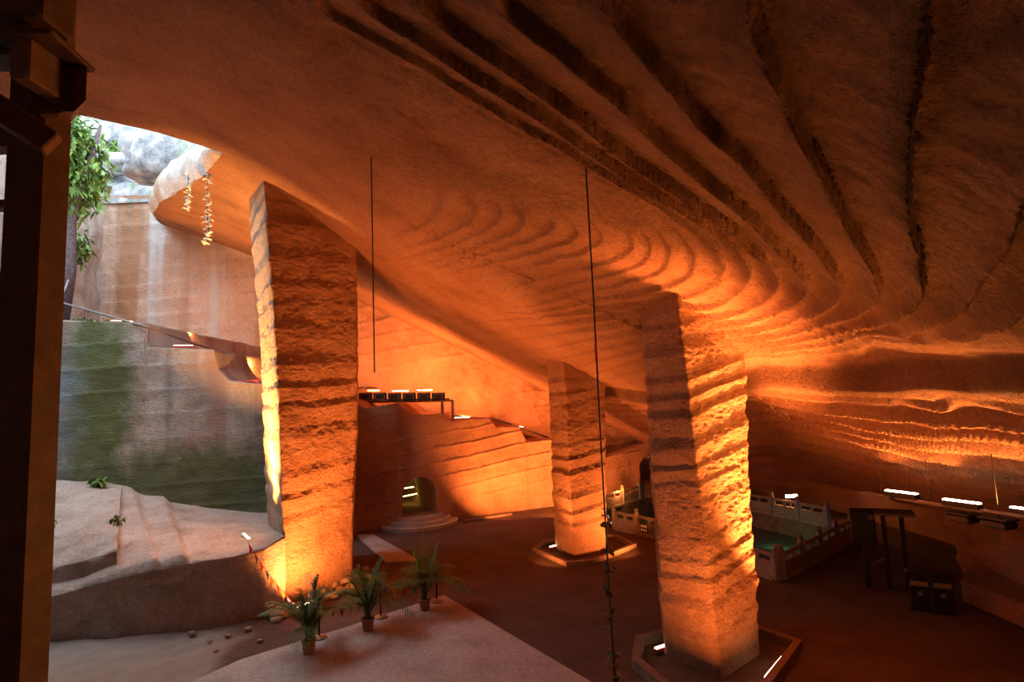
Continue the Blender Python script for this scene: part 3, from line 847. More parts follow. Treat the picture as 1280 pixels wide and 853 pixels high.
# ------------------------------------------------------------------ rock bench at left
BF = [(-80, 700, 745, 15.0), (52, 747, 783, 15.6), (100, 735, 785, 15.7), (145, 722, 784, 15.75), (200, 711, 781, 15.9), (250, 700, 776, 16.05), (290, 695, 770, 16.3), (330, 684, 762, 16.7), (357, 668, 750, 17.25)]
tt, R = None, None
fr_pts = []
for px, pt, pb, Y in BF:
    t = at_y(px, pt, Y); fr_pts.append((t[0], t[1], t[2]))
tt, R = resample(fr_pts, .08)
rows = []
back = np.array([(p[0], p[1]) for p in terr_path])
for i in range(len(R)):
    x, y, zt_ = R[i]
    px, _ = proj((x, y, zt_))
    col = [(x + .0, y, -.15 + (zt_ + .15) * k - (0.05 if k == 1 else 0)) for k in np.linspace(0, 1, 18)]
    # line toward the terrace wall along the view depth
    pbx = float(np.interp(px, [a[0] for a in TW], [a[1] for a in TW]))
    Yb = 22.0 + 1.5 * (px - 60) / 275 + .2
    e = at_y(px, pbx, Yb)
    for k in np.linspace(0, 1, 60)[1:]:
        col.append((x + (e[0] - x) * k, y + (e[1] - y) * k, zt_ + (e[2] + .05 - zt_) * k))
    rows.append(col)
BP = np.array(rows)
nz = .10 * fbm(BP * .9, 4, 201) + .04 * fbm(BP * 4, 3, 202)
BP[:, :18, 1] += nz[:, :18]; BP[:, 18:, 2] += .7 * nz[:, 18:]
# low steps cut across the bench top
kk = np.linspace(0, 1, 60)[1:]
for i in range(len(R)):
    px, _ = proj(R[i])
    for j in range(59):
        c = BP[i, 18 + j]; qx, qy = proj(c)
        s_line = qx - (qy - 610) * .33          # image-slanted step edges, expressed in place
        st_ = .0
        if s_line < 148: st_ = 0.0
        st_ = -.16 * (1 / (1 + math.exp(-np.clip((s_line - 165) / 1.0, -50, 50)))) if s_line > 120 else 0
        st_ += -.20 * (1 / (1 + math.exp(-np.clip((s_line - 203) / 1.2, -50, 50))))
        BP[i, 18 + j, 2] += st_ + .34 * np.clip((s_line - 60) / 140, 0, 1)
o = grid_obj('floor_bench', BP.transpose(1, 0, 2), m_bench); tag(o, kind='structure')
# higher block on the bench's left
blk_f = [(-90, 705, 760, 15.95), (55, 714, 749, 16.1), (100, 703, 737, 16.15), (144, 690, 725, 16.2)]
rows = []
tt, R = resample([tuple(at_y(px, pt, Y)) + (at_y(px, pb, Y)[2],) for px, pt, pb, Y in blk_f], .08)
bk = [(-90, 596), (60, 600), (100, 602), (150, 607)]
for i in range(len(R)):
    x, y, zt_, zb_ = R[i]; px, _ = proj((x, y, zt_))
    pxb = np.interp(px, [-90, 55, 144], [-90, 60, 151]); e = at_y(pxb, np.interp(pxb, [b[0] for b in bk], [b[1] for b in bk]), 21.9)
    col = [(x, y, zb_ - .6 + (zt_ - zb_ + .6) * k) for k in np.linspace(0, 1, 12)]
    for k in np.linspace(0, 1, 50)[1:]: col.append((x + (e[0] - x) * k, y + (e[1] - y) * k, zt_ + (e[2] - zt_) * k))
    rows.append(col)
last = rows[-1]
for dx in (.04, .05, .06):
    rows.append([(p[0] + dx, p[1], p[2] - (.02 if dx == .04 else .35 if dx == .05 else .9)) for p in last])
KP = np.array(rows); nz = .09 * fbm(KP * 1.1, 4, 211) + .03 * fbm(KP * 5, 3, 212)
KP[:-3, :12, 1] += nz[:-3, :12]; KP[:, 12:, 2] += nz[:, 12:]
tag(grid_obj('floor_block', KP.transpose(1, 0, 2), m_bench), kind='structure')
# ------------------------------------------------------------------ lamps (the visible fixtures)
def led_bar(a, b, label, mat_h=None, lens=None, w=.10, h=.09, up=(0, 0, 1), group='LED flood bars', stand=.0):
    """a, b: the ends of the glowing strip"""
    a, b = np.array(a, float), np.array(b, float); c = (a + b) / 2
    o = empty('led_light_bar', c - np.array([0, 0, h + stand]))
    base = np.array(o.location)
    la, lb = a - base, b - base
    z = np.array([0, 0, h / 2 + .012])
    MB().beam(la - z, lb - z, w, h, bev=.012).build('housing', mat_h or m_redled, o)
    d = (lb - la); ins = d * .02
    MB().beam(la + ins, lb - ins, w * .72, .03, bev=.008).build('lens', lens or m_led, o)
    k = d * .18
    for q in (la + k, lb - k): MB().box((q[0], q[1], (q[2] - h - stand) / 2 if stand else q[2] - h), (.05, .08, max(.05, stand + .04)), bev=.01).build('bracket', m_black, o)
    tag(o, label, 'lamp', group)
    return o
# in the planters
led_bar(at_z(819, 811, .16), at_z(834, 806, .16), 'short glowing LED bar inside the planter curb, left foot of nearest pillar')
led_bar(at_z(957, 848, .16), at_z(979, 821, .16), 'long glowing LED bar inside the planter curb, right foot of nearest pillar')
led_bar(at_z(687, 684, .16), at_z(695, 682, .16), 'tiny glowing lamp at the left foot of the slender middle pillar')
led_bar(at_y(304, 667, 18.4), at_y(316, 678, 18.0), 'small LED bar lying on the pale rock bench beside the left pillar', m_grey, m_led_w)
led_bar(at_z(372, 760, .28), at_z(392, 751, .28), 'orange glowing LED bar on the rubble at the foot of the left pillar', m_bronze, m_led_w)
# terrace steps
led_bar(at_y(139, 401, 22.9), at_y(166, 402, 22.9), 'red LED bar on the top step of the grey terrace wall, highest', m_redled, m_led_w)
led_bar(at_y(217, 432, 23.2), at_y(241, 432, 23.2), 'red LED bar on the second step of the grey terrace wall', m_redled, m_led_w)
o = led_bar(at_y(295, 477, 23.5), at_y(324, 475, 23.5), 'unlit red LED bar on the lowest terrace step beside the left pillar', m_redled, m_redled)
# on the platform and the path beyond it
for pa, pb, py, lab in ((459, 475, 488.5, 'leftmost of the three glowing bars above the dark platform'), (490, 511, 489, 'middle of the three glowing bars above the dark platform'), (521, 541, 488, 'rightmost of the three glowing bars above the dark platform')):
    led_bar(at_y(pa, py, 30.0), at_y(pb, py - .3, 30.0), lab, m_redled, m_led, stand=.05)
led_bar(at_y(568, 522.5, 31.0), at_y(588, 522, 31.0), 'glowing bar on the ledge just right of the platform legs')
led_bar(at_y(646, 533, 32.0), at_y(654, 534, 32.0), 'tiny glowing bar beside the pipe on the ledge near the slender pillar')
# under the low strata bank
BANK = [((1107, 613), (1147, 618), 12.3, 'left one of three bright bars under the low strata bank'), ((1179, 624), (1226, 630), 11.0, 'middle one of three bright bars under the low strata bank'), ((1264, 634), (1310, 640), 9.9, 'right one of three bright bars, cut by the photo edge')]
for (ax, ay), (bx, by), Y, lab in BANK:
    led_bar(at_y(ax, ay, Y + .35), at_y(bx, by, Y - .35), lab, m_black, m_led, w=.14, h=.10, stand=.03)
# rail that carries them
o = empty('lamp_rail', (8.6, 11.0, 3.0))
rp = [at_y(1080, 613, 13.5), at_y(1127, 621, 12.3), at_y(1202, 632, 11.0), at_y(1300, 645, 9.7)]
b0 = np.array(o.location)
MB().tube([p - b0 - np.array([0, 0, .05]) for p in rp], .035, 8).build('rail', m_steel, o)
for p in ((rp[0] * .5 + rp[1] * .5), (rp[1] + rp[2]) / 2, (rp[2] + rp[3]) / 2):
    q = p - b0; MB().tube([(q[0], q[1], q[2] - .05), (q[0], q[1], roof_z(p[0], p[1]) - .05)], .007, 6).build('hanger', m_wire, o)
tag(o, 'thin steel rail under the strata bank, carrying three bright light bars', 'rail')
# two flat floodlight boxes hanging below the rail
for px, py, Y, lab in ((1203, 648, 11.1, 'dark flat box under the middle light bar at right'), (1248, 655, 10.4, 'dark flat box near the right edge, below the bars')):
    c = at_y(px, py, Y); o = empty('ballast_box', c)
    MB().box((0, 0, 0), (.46, .3, .14), rz=-1.3, bev=.03).build('body', m_darkpanel, o)
    MB().box((0, 0, .09), (.5, .34, .03), rz=-1.3, bev=.01).build('lid', m_black, o)
    MB().tube([(0, 0, .1), (0, .0, max(.16, np.interp(Y, [p[1] for p in rp[::-1]], [p[2] for p in rp[::-1]]) - c[2]))], .02, 6).build('hanger', m_steel, o)
    tag(o, lab, 'box', 'boxes under the lamp rail')
# lamp in the alcove
c = at_y(988, 620, 26.6); o = empty('floodlight', (c[0], c[1], 0))
MB().box((0, 0, c[2]), (.62, .18, .20), bev=.03).build('housing', m_black, o)
MB().box((0, -.10, c[2]), (.54, .03, .14), bev=.01).build('lens', m_led, o)
MB().tube([(0, .05, 0), (0, .05, c[2] - .08)], .03, 8).build('stand', m_steel, o)
tag(o, 'single bright floodlight on a stand behind the pool balustrade', 'lamp')
# tunnel tubes and niche lamp
for pa, ya, pb, yb, lab in ((504, 611, 517, 609, 'upper yellow tube glowing inside the arched tunnel'), (504, 621, 521, 617.5, 'lower yellow tube glowing inside the arched tunnel')):
    a, b = at_y(pa, ya, 31.6), at_y(pb, yb, 31.2); o = empty('tube_light', (a + b) / 2)
    q = np.array(o.location)
    MB().beam(a - q, b - q, .06, .05, bev=.01).build('tube', m_lamp_y, o)
    MB().beam(a - q + np.array([0, .06, 0]), b - q + np.array([0, .06, 0]), .05, .09, bev=.01).build('holder', m_bronze, o)
    tag(o, lab, 'lamp', 'tubes in the tunnel')
c = at_y(809, 570.6, 34.2); o = empty('ceiling_lamp', c)
MB().box((0, 0, 0), (.17, .1, .05), bev=.01).build('lens', m_led_w, o)
MB().box((0, 0, .05), (.2, .13, .06), bev=.01).build('housing', m_black, o)
tag(o, 'small lamp at the top of the dark niche behind the balustrade', 'lamp')

# ------------------------------------------------------------------ viewing platform
o = empty('platform', at_y(505, 520, 30.0)); q = np.array(o.location)
A, B = at_y(446, 503, 29.8), at_y(567, 501, 29.8)
MB().beam(A - q, B - q, .5, .12, bev=.02).build('beam', m_bronze, o)
MB().beam(A - q + np.array([0, -.2, .10]), B - q + np.array([-.2, -.2, .10]), .5, .06, bev=.01).build('deck', m_darkpanel, o)
for px, yb in ((460, 514), (553, 521), (566, 528)):
    t = at_y(px, 502, 29.8) - q; b_ = at_y(px, yb, 29.8) - q
    MB().box(((t[0] + b_[0]) / 2, t[1], (t[2] + b_[2]) / 2 - .15), (.14, .14, t[2] - b_[2] + .3), bev=.01).build('leg', m_bronze, o)
for k in range(6):
    px = 457 + k * 18.2; c = at_y(px, 496, 29.55) - q
    p_ = MB().box(c, (.68, .10, .40), bev=.02).build('panel', m_darkpanel, o)
    fr_ = MB()
    for dx, dz, sx_, sz_ in ((0, .13, .46, .03), (0, -.13, .46, .03), (-.22, 0, .03, .28), (.22, 0, .03, .28)):
        fr_.box((c[0] + dx, c[1] - .06, c[2] + dz), (sx_, .03, sz_))
    fr_.build('molding', m_bronze, p_)
tag(o, 'dark platform with six framed panels on legs, high on the rock ledge', 'platform')

def pipe(name, pts, r, mat, label, cat, n=8):
    pts = [np.array(p, float) for p in pts]; o0 = pts[0]
    o = MB().tube([p - o0 for p in pts], r, n).build(name, mat, None, True)
    o.location = tuple(o0); tag(o, label, cat); return o
pipe('pipe', [at_y(565, 519, 31.3), at_y(590, 521, 31.7), at_y(620, 525, 32.1), at_y(650, 534, 32.4), at_y(686, 548, 32.7)], .05, m_steel, 'steel pipe running down the orange ledge behind the slender pillar', 'pipe')
# handrail on the open back wall
o = empty('handrail', at_y(200, 415, 24.0)); q = np.array(o.location)
hp = [at_y(*p) for p in ((86, 350, 24.2), (75, 378, 24.2), (110, 388, 23.9), (145, 398, 22.9), (186, 410, 22.3), (240, 429, 25.3), (290, 444, 28.9), (335, 456, 32.4))]
MB().tube([p - q for p in hp], .05, 8).build('rail', m_steel, o, True)
for p in hp[1:5]:
    d = p - q; MB().tube([d, (d[0], d[1], d[2] - .6)], .03, 6).build('post', m_steel, o)
tag(o, 'long sloping handrail on the daylit back wall above the terrace', 'handrail')

# ------------------------------------------------------------------ stairs at the arch
c0 = aC + an * .05
o = empty('stone_steps', (c0[0], c0[1], 0), math.atan2(adir[1], adir[0]))
for r_, z0_, z1_ in ((1.85, 0, .16), (1.5, .16, .32), (1.15, .32, .47)):
    n_ = 30; pl = [(r_ * math.cos(PI * k / n_), -r_ * .80 * math.sin(PI * k / n_)) for k in range(n_ + 1)] + [(-r_, .5), (r_, .5)]
    mb = MB(); mb.prism(pl[::-1], z0_ - (.1 if z0_ == 0 else 0), z1_ - .03)
    pl2 = [(x * 1.02, y * 1.02) for x, y in pl]; mb.prism(pl2[::-1], z1_ - .03, z1_)
    mb.build('step', m_slab, o)
tag(o, 'three half-round grey stone steps in front of the arched tunnel', 'steps')

# ------------------------------------------------------------------ planter curbs round the pillars
def curb(pts, label, h=.20, w=.20, mat=None):
    P_ = [np.array(at_z(px, py, 0)) for px, py in pts]; c = sum(P_) / len(P_)
    out = [p - c for p in P_]
    n_ = len(out); inn = []
    for i in range(n_):
        inn.append(out[i] * (1 - w / np.linalg.norm(out[i][:2])))
    V = []; Fc = []
    for i in range(n_):
        for p, z_ in ((out[i], -.05), (out[i], h), (inn[i], h), (inn[i], -.05)): V.append((p[0], p[1], z_))
    for i in range(n_):
        j = (i + 1) % n_
        for k in range(4): Fc.append((i * 4 + k, j * 4 + k, j * 4 + (k + 1) % 4, i * 4 + (k + 1) % 4))
    o = link_mesh('planter_curb', V, Fc, mat or m_curb); o.location = (c[0], c[1], 0)
    tag(o, label, 'curb', 'curbs round the pillar feet'); return o
m_curb = rock_mat('curb_stone', (.20, .13, .10), (.28, .19, .14), None, 1.5, (4, 4, 4), .01, 20, .02)
curb([(795, 806), (836, 796), (900, 786), (948, 792), (1004, 812), (962, 872), (838, 876), (790, 836)], 'low polygonal stone curb round the foot of the nearest pillar')
curb([(665, 690), (680, 680), (735, 671), (770, 673), (796, 685), (740, 707), (708, 709)], 'low polygonal stone curb round the foot of the slender pillar', .16, .16)

# ------------------------------------------------------------------ stone balustrades
def balustrade(pts, label, spacing=1.45, hp_=.92):
    pts = [np.array([p[0], p[1]]) for p in pts]; c = sum(pts) / len(pts)
    o = empty('stone_balustrade', (c[0], c[1], 0))
    posts = []
    for i in range(len(pts) - 1):
        L = np.linalg.norm(pts[i + 1] - pts[i]); k = max(1, round(L / spacing))
        for j in range(k): posts.append(pts[i] + (pts[i + 1] - pts[i]) * j / k)
    posts.append(pts[-1])
    for p in posts:
        q = p - c
        mb = MB().box((q[0], q[1], hp_ / 2), (.17, .17, hp_), bev=.02)
        mb.box((q[0], q[1], hp_ + .02), (.13, .13, .06), bev=.02); mb.box((q[0], q[1], hp_ + .09), (.19, .19, .10), bev=.045)
        mb.build('post', m_balus, o)
    for a, b in zip(posts[:-1], posts[1:]):
        a, b = a - c, b - c; d = (b - a) / np.linalg.norm(b - a); a2, b2 = a + d * .08, b - d * .08
        pn = MB().beam((a2[0], a2[1], .32), (b2[0], b2[1], .32), .10, .42, bev=.012)
        pn.beam((a2[0], a2[1], .05), (b2[0], b2[1], .05), .22, .12, bev=.01)
        pn.build('panel', m_balus, o)
        m_ = (a2 + b2) / 2
        rl = MB().beam((a2[0], a2[1], .74), (b2[0], b2[1], .74), .13, .12, bev=.03)
        for t in (.0, .5, 1.0):
            e = a2 + (b2 - a2) * (.04 + .92 * t); rl.box((e[0], e[1], .61), (.14, .09, .18), math.atan2(d[1], d[0]), .02)
        rl.build('rail', m_balus, o)
    tag(o, label, 'balustrade', 'stone balustrades round the pool'); return o, c
balus_front, bc = balustrade([POOL[0], POOL[1], POOL[2]], 'carved stone balustrade on the near side of the pool, passing behind the nearest pillar')
balustrade([POOL[2] + np.array([.22, .1]), POOL[3]], 'carved stone balustrade running back from the pool corner at right')
balustrade([POOL[4] + np.array([-.1, .3]), POOL[5], POOL[6] + np.array([.2, 0])], 'carved stone balustrade on the far right side of the pool before the floodlight')
balustrade([POOL[6] + np.array([-.35, .1]), POOL[7]], 'carved stone balustrade at the far left side of the pool, below the niche')
# dark sign with two rows of pale characters hung on the near balustrade
c = at_y(805.5, 660.5, 23.55); d = (POOL[1] - POOL[0]); ang = math.atan2(d[1], d[0])
o = empty('sign', c, ang)
MB().box((0, -.02, 0), (.40, .03, .36), bev=.006).build('board', m_black, o)
mb = MB()
for r_ in range(2):
    for k in range(3):
        x = -.12 + k * .12; z_ = .075 - r_ * .15
        mb.box((x, -.038, z_ + .035), (.085, .006, .014)); mb.box((x, -.038, z_ - .035), (.085, .006, .014)); mb.box((x - .01 * k, -.038, z_), (.016, .006, .08)); mb.box((x + .03, -.038, z_ + .005), (.014, .006, .05)); mb.box((x, -.038, z_ + .002), (.06, .006, .012))
mb.build('lettering', m_white, o)
tag(o, 'small black sign with two rows of white characters on the near balustrade', 'sign')

# ------------------------------------------------------------------ litter bins and equipment stand at right
c = at_z(1166, 764, 0); o = empty('litter_bin', (c[0], c[1], 0), -.52)
for sgn, lab in ((-1, 0), (1, 0)):
    b_ = MB().box((sgn * .24, 0, .40), (.44, .40, .72), bev=.03).build('body', m_black, o)
    MB().box((sgn * .24, -.205, .70), (.38, .02, .12), bev=.006).build('stripe', m_bronze, b_)
    MB().box((sgn * .24, -.206, .46), (.12, .012, .11), bev=.004).build('emblem', m_grey, b_)
MB().box((0, 0, .44), (.07, .36, .84), bev=.01).build('divider', m_bluepanel, o)
MB().box((0, 0, .94), (1.02, .46, .10), bev=.04).build('roof', m_black, o)
for x in (-.44, .44): MB().box((x, 0, .83), (.05, .3, .2), bev=.01).build('roof_support', m_black, o)
MB().box((0, 0, .03), (.96, .40, .06), bev=.01).build('base', m_black, o)
tag(o, 'twin black litter bin with a flat roof on the dark floor at right', 'bin')

c = at_z(1118, 737, 0); o = empty('equipment_stand', (c[0], c[1], 0), -.5)
for x in (-.10, .34): MB().box((x, 0, 1.05), (.12, .12, 2.1), bev=.01).build('post', m_darkpanel, o)
MB().box((.12, 0, 2.14), (1.1, .8, .07), bev=.02).build('top_board', m_woodpale, o)
b_ = MB().box((-.62, -.1, 1.72), (.62, .6, .95), bev=.03).build('cabinet', m_black, o)
MB().lathe([(.0, 0), (.09, 0), (.10, .05), (.06, .10)], (-.40, -.45, 2.02), 14).build('lamp', m_grey, b_)
mb = MB().beam((-.62, -.1, 0), (-.62, -.1, 1.3), .16, .16, bev=.02); mb.build('pedestal', m_darkpanel, o)
MB().beam((-.62, -.1, .55), (.0, 0, .95), .06, .06).build('brace', m_steel, o)
tag(o, 'dark equipment cabinet and posts under a flat board, left of the bins', 'equipment stand')
# rock foot beside the stand, plinth along the wall and outcrop at the frame edge
def boulder(c, r, label, mat, seed, name='boulder', group=None, sq=(1, 1, .7), n=28, cat='rock'):
    th = np.linspace(0, PI, n // 2 + 1); ph = np.linspace(0, 2 * PI, n, endpoint=False)
    T, Pn = np.meshgrid(th, ph, indexing='ij')
    D = np.stack([np.sin(T) * np.cos(Pn), np.sin(T) * np.sin(Pn), np.cos(T)], -1)
    D = np.sign(D) * np.abs(D) ** .75
    k = 1 + .28 * fbm(D * 1.6 + seed * 3.1, 3, seed) + .08 * fbm(D * 5 + seed, 3, seed + 1)
    Pp = D * k[..., None] * r * np.array(sq)
    o = grid_obj(name, Pp, mat, closed=True, smooth=(r > .6), flip=True); o.location = tuple(map(float, c))
    if label: tag(o, label, cat, group)
    return o
boulder((10.9, 10.6, .5), 1.05, 'dark rock outcrop cut by the right edge of the photo', m_wall, 9, sq=(1, 1.2, 1.25))
mb = MB().prism([(11.7, 15.8), (13.3, 17.2), (13.3, 6), (11.9, 6)][::-1], -.1, .55)
tag(mb.build('trim_plinth', m_wall), kind='structure')

# ------------------------------------------------------------------ potted palms
def palm(px, py, label, hgt, seed, nf=11, spreadx=1.0):
    rnd = random.Random(seed)
    c = at_z(px, py, .10); o = empty('potted_palm', c, rnd.uniform(0, 6))
    MB().lathe([(.115, 0), (.125, .02), (.155, .27), (.175, .27), (.178, .31), (.158, .31), (.15, .27)], n=22).build('pot', m_pot, o, True)
    MB().lathe([(.151, .262), (.05, .285)], n=18).build('soil', m_soil, o)
    st = MB()
    for k in range(6):
        a = rnd.uniform(0, 6.28); r_ = rnd.uniform(.01, .06)
        st.tube([(r_ * math.cos(a), r_ * math.sin(a), .25), (r_ * 1.3 * math.cos(a), r_ * 1.3 * math.sin(a), .25 + hgt * .35)], [.022, .014], 6)
    st.build('stem', m_palmdark, o)
    for k in range(nf):
        a = 2 * PI * k / nf + rnd.uniform(-.3, .3)
        lean = rnd.uniform(.15, 1.0) if k % 4 else rnd.uniform(1.1, 1.45) ; L = hgt * rnd.uniform(.62, 1.05)
        dirh = Vector((math.cos(a), math.sin(a), 0))
        pts = []
        for i in range(13):
            t = i / 12
            out = lean * L * (.16 * t + .50 * t ** 1.8)
            z_ = .28 + L * (1.02 * t - (.06 + .40 * lean * lean) * t ** 2.6)
            pts.append(dirh * (out + .03) + Vector((0, 0, z_)))
        mb = MB().tube(pts, [.011 * (1 - .8 * i / 12) + .002 for i in range(13)], 5)
        for i in range(3, 13):
            for half in (0, .5):
                if i == 12 and half: continue
                p = pts[i] if not half else pts[i] * (1 - half) + pts[i + 1] * half
                tan_ = (pts[min(i + 1, 12)] - pts[i - 1]).normalized()
                side = tan_.cross(Vector((0, 0, 1)));
                if side.length < .05: side = dirh.cross(Vector((0, 0, 1)))
                side.normalize()
                tt_ = (i + half - 3) / 9
                ll = hgt * (.26 * math.sin(PI * (.22 + .70 * tt_)) + .04) * rnd.uniform(.85, 1.15)
                for sg in (-1, 1):
                    dd = (side * sg * .85 + tan_ * .75 + Vector((0, 0, rnd.uniform(-.15, .15)))).normalized()
                    mb.leaf(p, p + dd * ll, .018, up=Vector((0, 0, 1)), sag=ll * rnd.uniform(.15, .35), seg=3)
        mb.build('frond', m_palm, o)
    tag(o, label, 'potted plant', 'potted palms on the walkway edge'); return o
palm(386, 817, 'potted palm on the walkway corner, nearest the camera and leftmost of three', 1.6, 3, 15)
palm(460, 788, 'bushy potted palm in the middle of the row of three', 1.55, 8, 17)
palm(531, 763, 'potted palm at the far right of the row, farthest from camera', 1.75, 14, 15)

# ------------------------------------------------------------------ rope stands and bunting
stands = []
for px, py, lab in ((399, 798, 'slim rope stand behind the nearest potted palm'), (476, 772, 'slim rope stand behind the middle potted palm'), (546, 752, 'slim rope stand beside the farthest potted palm')):
    c = at_z(px, py, .10); o = empty('rope_stand', c); stands.append(np.array(c))
    MB().lathe([(.19, 0), (.19, .02), (.17, .035), (.05, .055), (.03, .07)], n=24).build('base', m_bronze, o, True)
    MB().lathe([(.022, .05), (.022, .88), (.035, .89), (.04, .92), (.02, .95)], n=12).build('pole', m_black, o, True)
    tag(o, lab, 'stand', 'rope stands along the walkway')
def bunting(A, B, nfl, sag, label, seed, order=None):
    rnd = random.Random(seed)
    A, B = np.array(A, float), np.array(B, float)
    o = empty('bunting', (A + B) / 2); q = np.array(o.location)
    pt = lambda t: A + (B - A) * t - np.array([0, 0, sag * 4 * t * (1 - t)]) - q
    MB().tube([pt(t) for t in np.linspace(0, 1, 25)], .007, 5).build('string', m_redcord, o)
    dxy = (B - A); dxy = Vector((dxy[0], dxy[1], dxy[2])).normalized()
    for k in range(nfl):
        t = (k + .5) / nfl; p = Vector(pt(t)); w_ = .09
        sw = Vector((rnd.uniform(-.06, .06), rnd.uniform(-.06, .06), -.24))
        a = p - dxy * w_; b_ = p + dxy * w_; e = p + sw; th = Vector((0, .006, 0))
        V = [a - th, b_ - th, e - th, a + th, b_ + th, e + th]
        Fc = [(0, 1, 2), (5, 4, 3), (0, 3, 4, 1), (1, 4, 5, 2), (2, 5, 3, 0)]
        ci = (order or [0, 1, 2, 3])[k % len(order or [0, 1, 2, 3])]
        fo = link_mesh('flag', V, Fc, FLAGC[ci], o); fo['label'] = ['red', 'blue', 'yellow', 'green'][ci] + ' triangular flag'
    tag(o, label, 'bunting', 'strings of coloured flags'); return o
bunting(at_y(310, 678, 16.25), at_z(364, 752, .40), 8, .10, 'string of coloured flags sloping from the rock bench down to the rubble', 1, [0, 1, 0, 1, 2, 0, 2, 1])
top = np.array([0, 0, .86])
bunting(at_z(364, 752, .40), stands[0] + top, 4, .12, 'string of flags from the rubble to the nearest rope stand', 2, [1, 2, 0])
bunting(stands[0] + top, stands[1] + top, 7, .32, 'string of flags between the nearest and middle rope stands', 3, [3, 1, 0, 2, 0, 1])
bunting(stands[1] + top, stands[2] + top, 6, .30, 'string of flags between the middle and farthest rope stands', 4, [1, 2, 0, 3])

# ------------------------------------------------------------------ rubble at the foot of the left pillar
rs = random.Random(5)
spots = [(340, 752, .26), (376, 756, .14), (387, 737, .16), (398, 729, .17), (440, 733, .16), (455, 712, .16), (468, 712, .12), (448, 745, .09), (300, 772, .10), (240, 790, .08), (436, 752, .08), (405, 757, .08), (346, 762, .20), (352, 750, .17), (362, 742, .13), (371, 748, .12), (359, 757, .11), (380, 741, .10), (390, 744, .12), (402, 738, .13), (415, 731, .20), (432, 727, .22), (443, 720, .14), (425, 735, .12), (408, 746, .10), (450, 735, .10), (345, 775, .13), (355, 770, .10), (335, 768, .10), (418, 745, .11), (396, 754, .08), (460, 728, .08), (310, 785, .08), (285, 793, .07), (262, 800, .06), (325, 800, .07), (270, 812, .06)]
where = ['large pale stone at the left end of the rubble', 'pale angular stone in the rubble beside the bunting end']
for i, (px, py, r_) in enumerate(spots):
    c = at_z(px, py + (13 if px < 400 and py < 765 else 4), 0)
    boulder((c[0], c[1], r_ * .35 + .02), r_ * 1.15, 'loose angular stone on the ground before the rock bench and left pillar', m_stone, 30 + i, 'stone', 'loose rubble stones', (1, .8, .6), 12, 'stone')
# curb plank along the rubble
def plank(a, b, w_, h_, label, mat):
    a, b = np.array(a), np.array(b); c = (a + b) / 2
    o = MB().beam(a - c, b - c, w_, h_, bev=.02).build('curb_plank', mat); o.location = tuple(c)
    tag(o, label, 'plank', 'edging planks by the rubble'); return o
plank(at_z(362, 767, .10), at_z(436, 735, .10), .12, .14, 'long pale edging plank beside the rubble, nearer the palms', m_slab)
plank(at_z(452, 718, .10), at_z(472, 725, .10), .12, .14, 'short edging plank at the right end of the rubble', m_slab)
# lamps and stones along the foot of the middle wall
for i, (px, py) in enumerate(((585, 646), (592, 645), (598, 644), (604, 643), (611, 643), (618, 641), (624, 641))):
    c = at_z(px, py, 0); boulder((c[0], c[1], .08), .13, 'small stone in the row along the foot of the orange wall, right of the steps', m_stone, 70 + i, 'stone', 'stones along the wall foot', (1, .8, .9), 12, 'stone')
plank(at_z(578, 652, .08), at_z(640, 643, .08), .14, .14, 'low edging plank along the foot of the orange wall right of the steps', m_curb)

# ------------------------------------------------------------------ hanging cords
a = roof_hit(732, 205); zb_ = a[2] - (at_y(732, 205, a[1])[2] - at_y(768, 853, a[1])[2]) - .25
o = empty('hanging_vine', (a[0], a[1], zb_)); L = a[2] + .2 - zb_
MB().tube([(0, 0, L), (.006, 0, L * .7), (-.004, 0, L * .4), (.004, 0, 0)], .013, 6).build('cord', m_wire, o)
zr_ = at_y(747, 441, a[1])[2] - zb_
MB().tube([(0, 0, zr_ - .12), (0, 0, zr_ + .14)], .018, 6).build('red_tie', m_redcord, o)
rnd = random.Random(3)
zt_ = at_y(757, 640, a[1])[2] - zb_
clusters = [640, 655, 660, 685, 690, 707, 714, 727, 733, 745, 757, 770, 785, 800, 812, 822, 832, 842, 852]
for py in clusters:
    z_ = at_y(760, py, a[1])[2] - zb_
    mb = MB()
    for k in range(3 if py < 700 else 5):
        an_ = rnd.uniform(0, 6.28); ll = rnd.uniform(.07, .13)
        b_ = Vector((0, 0, z_ + rnd.uniform(-.05, .05))); e = b_ + Vector((math.cos(an_) * ll, math.sin(an_) * ll, rnd.uniform(-.05, .04)))
        mb.tube([b_, b_ + (e - b_) * .35], .004, 4); mb.leaf(b_ + (e - b_) * .3, e, .042, sag=.03, seg=3)
    mb.build('leaf_cluster', m_leaf, o)
tag(o, 'long dark cord with ivy leaves on its lower end, hanging before the pillars', 'vine')
a = roof_hit(464, 195); zb_ = at_y(468, 466, a[1])[2]
o = MB().tube([(0, 0, 0), (0, 0, a[2] + .2 - zb_)], .014, 6).build('dangling_cable', m_wire); o.location = (a[0], a[1], zb_)
tag(o, 'bare dark cord hanging from the ceiling above the platform', 'cord')
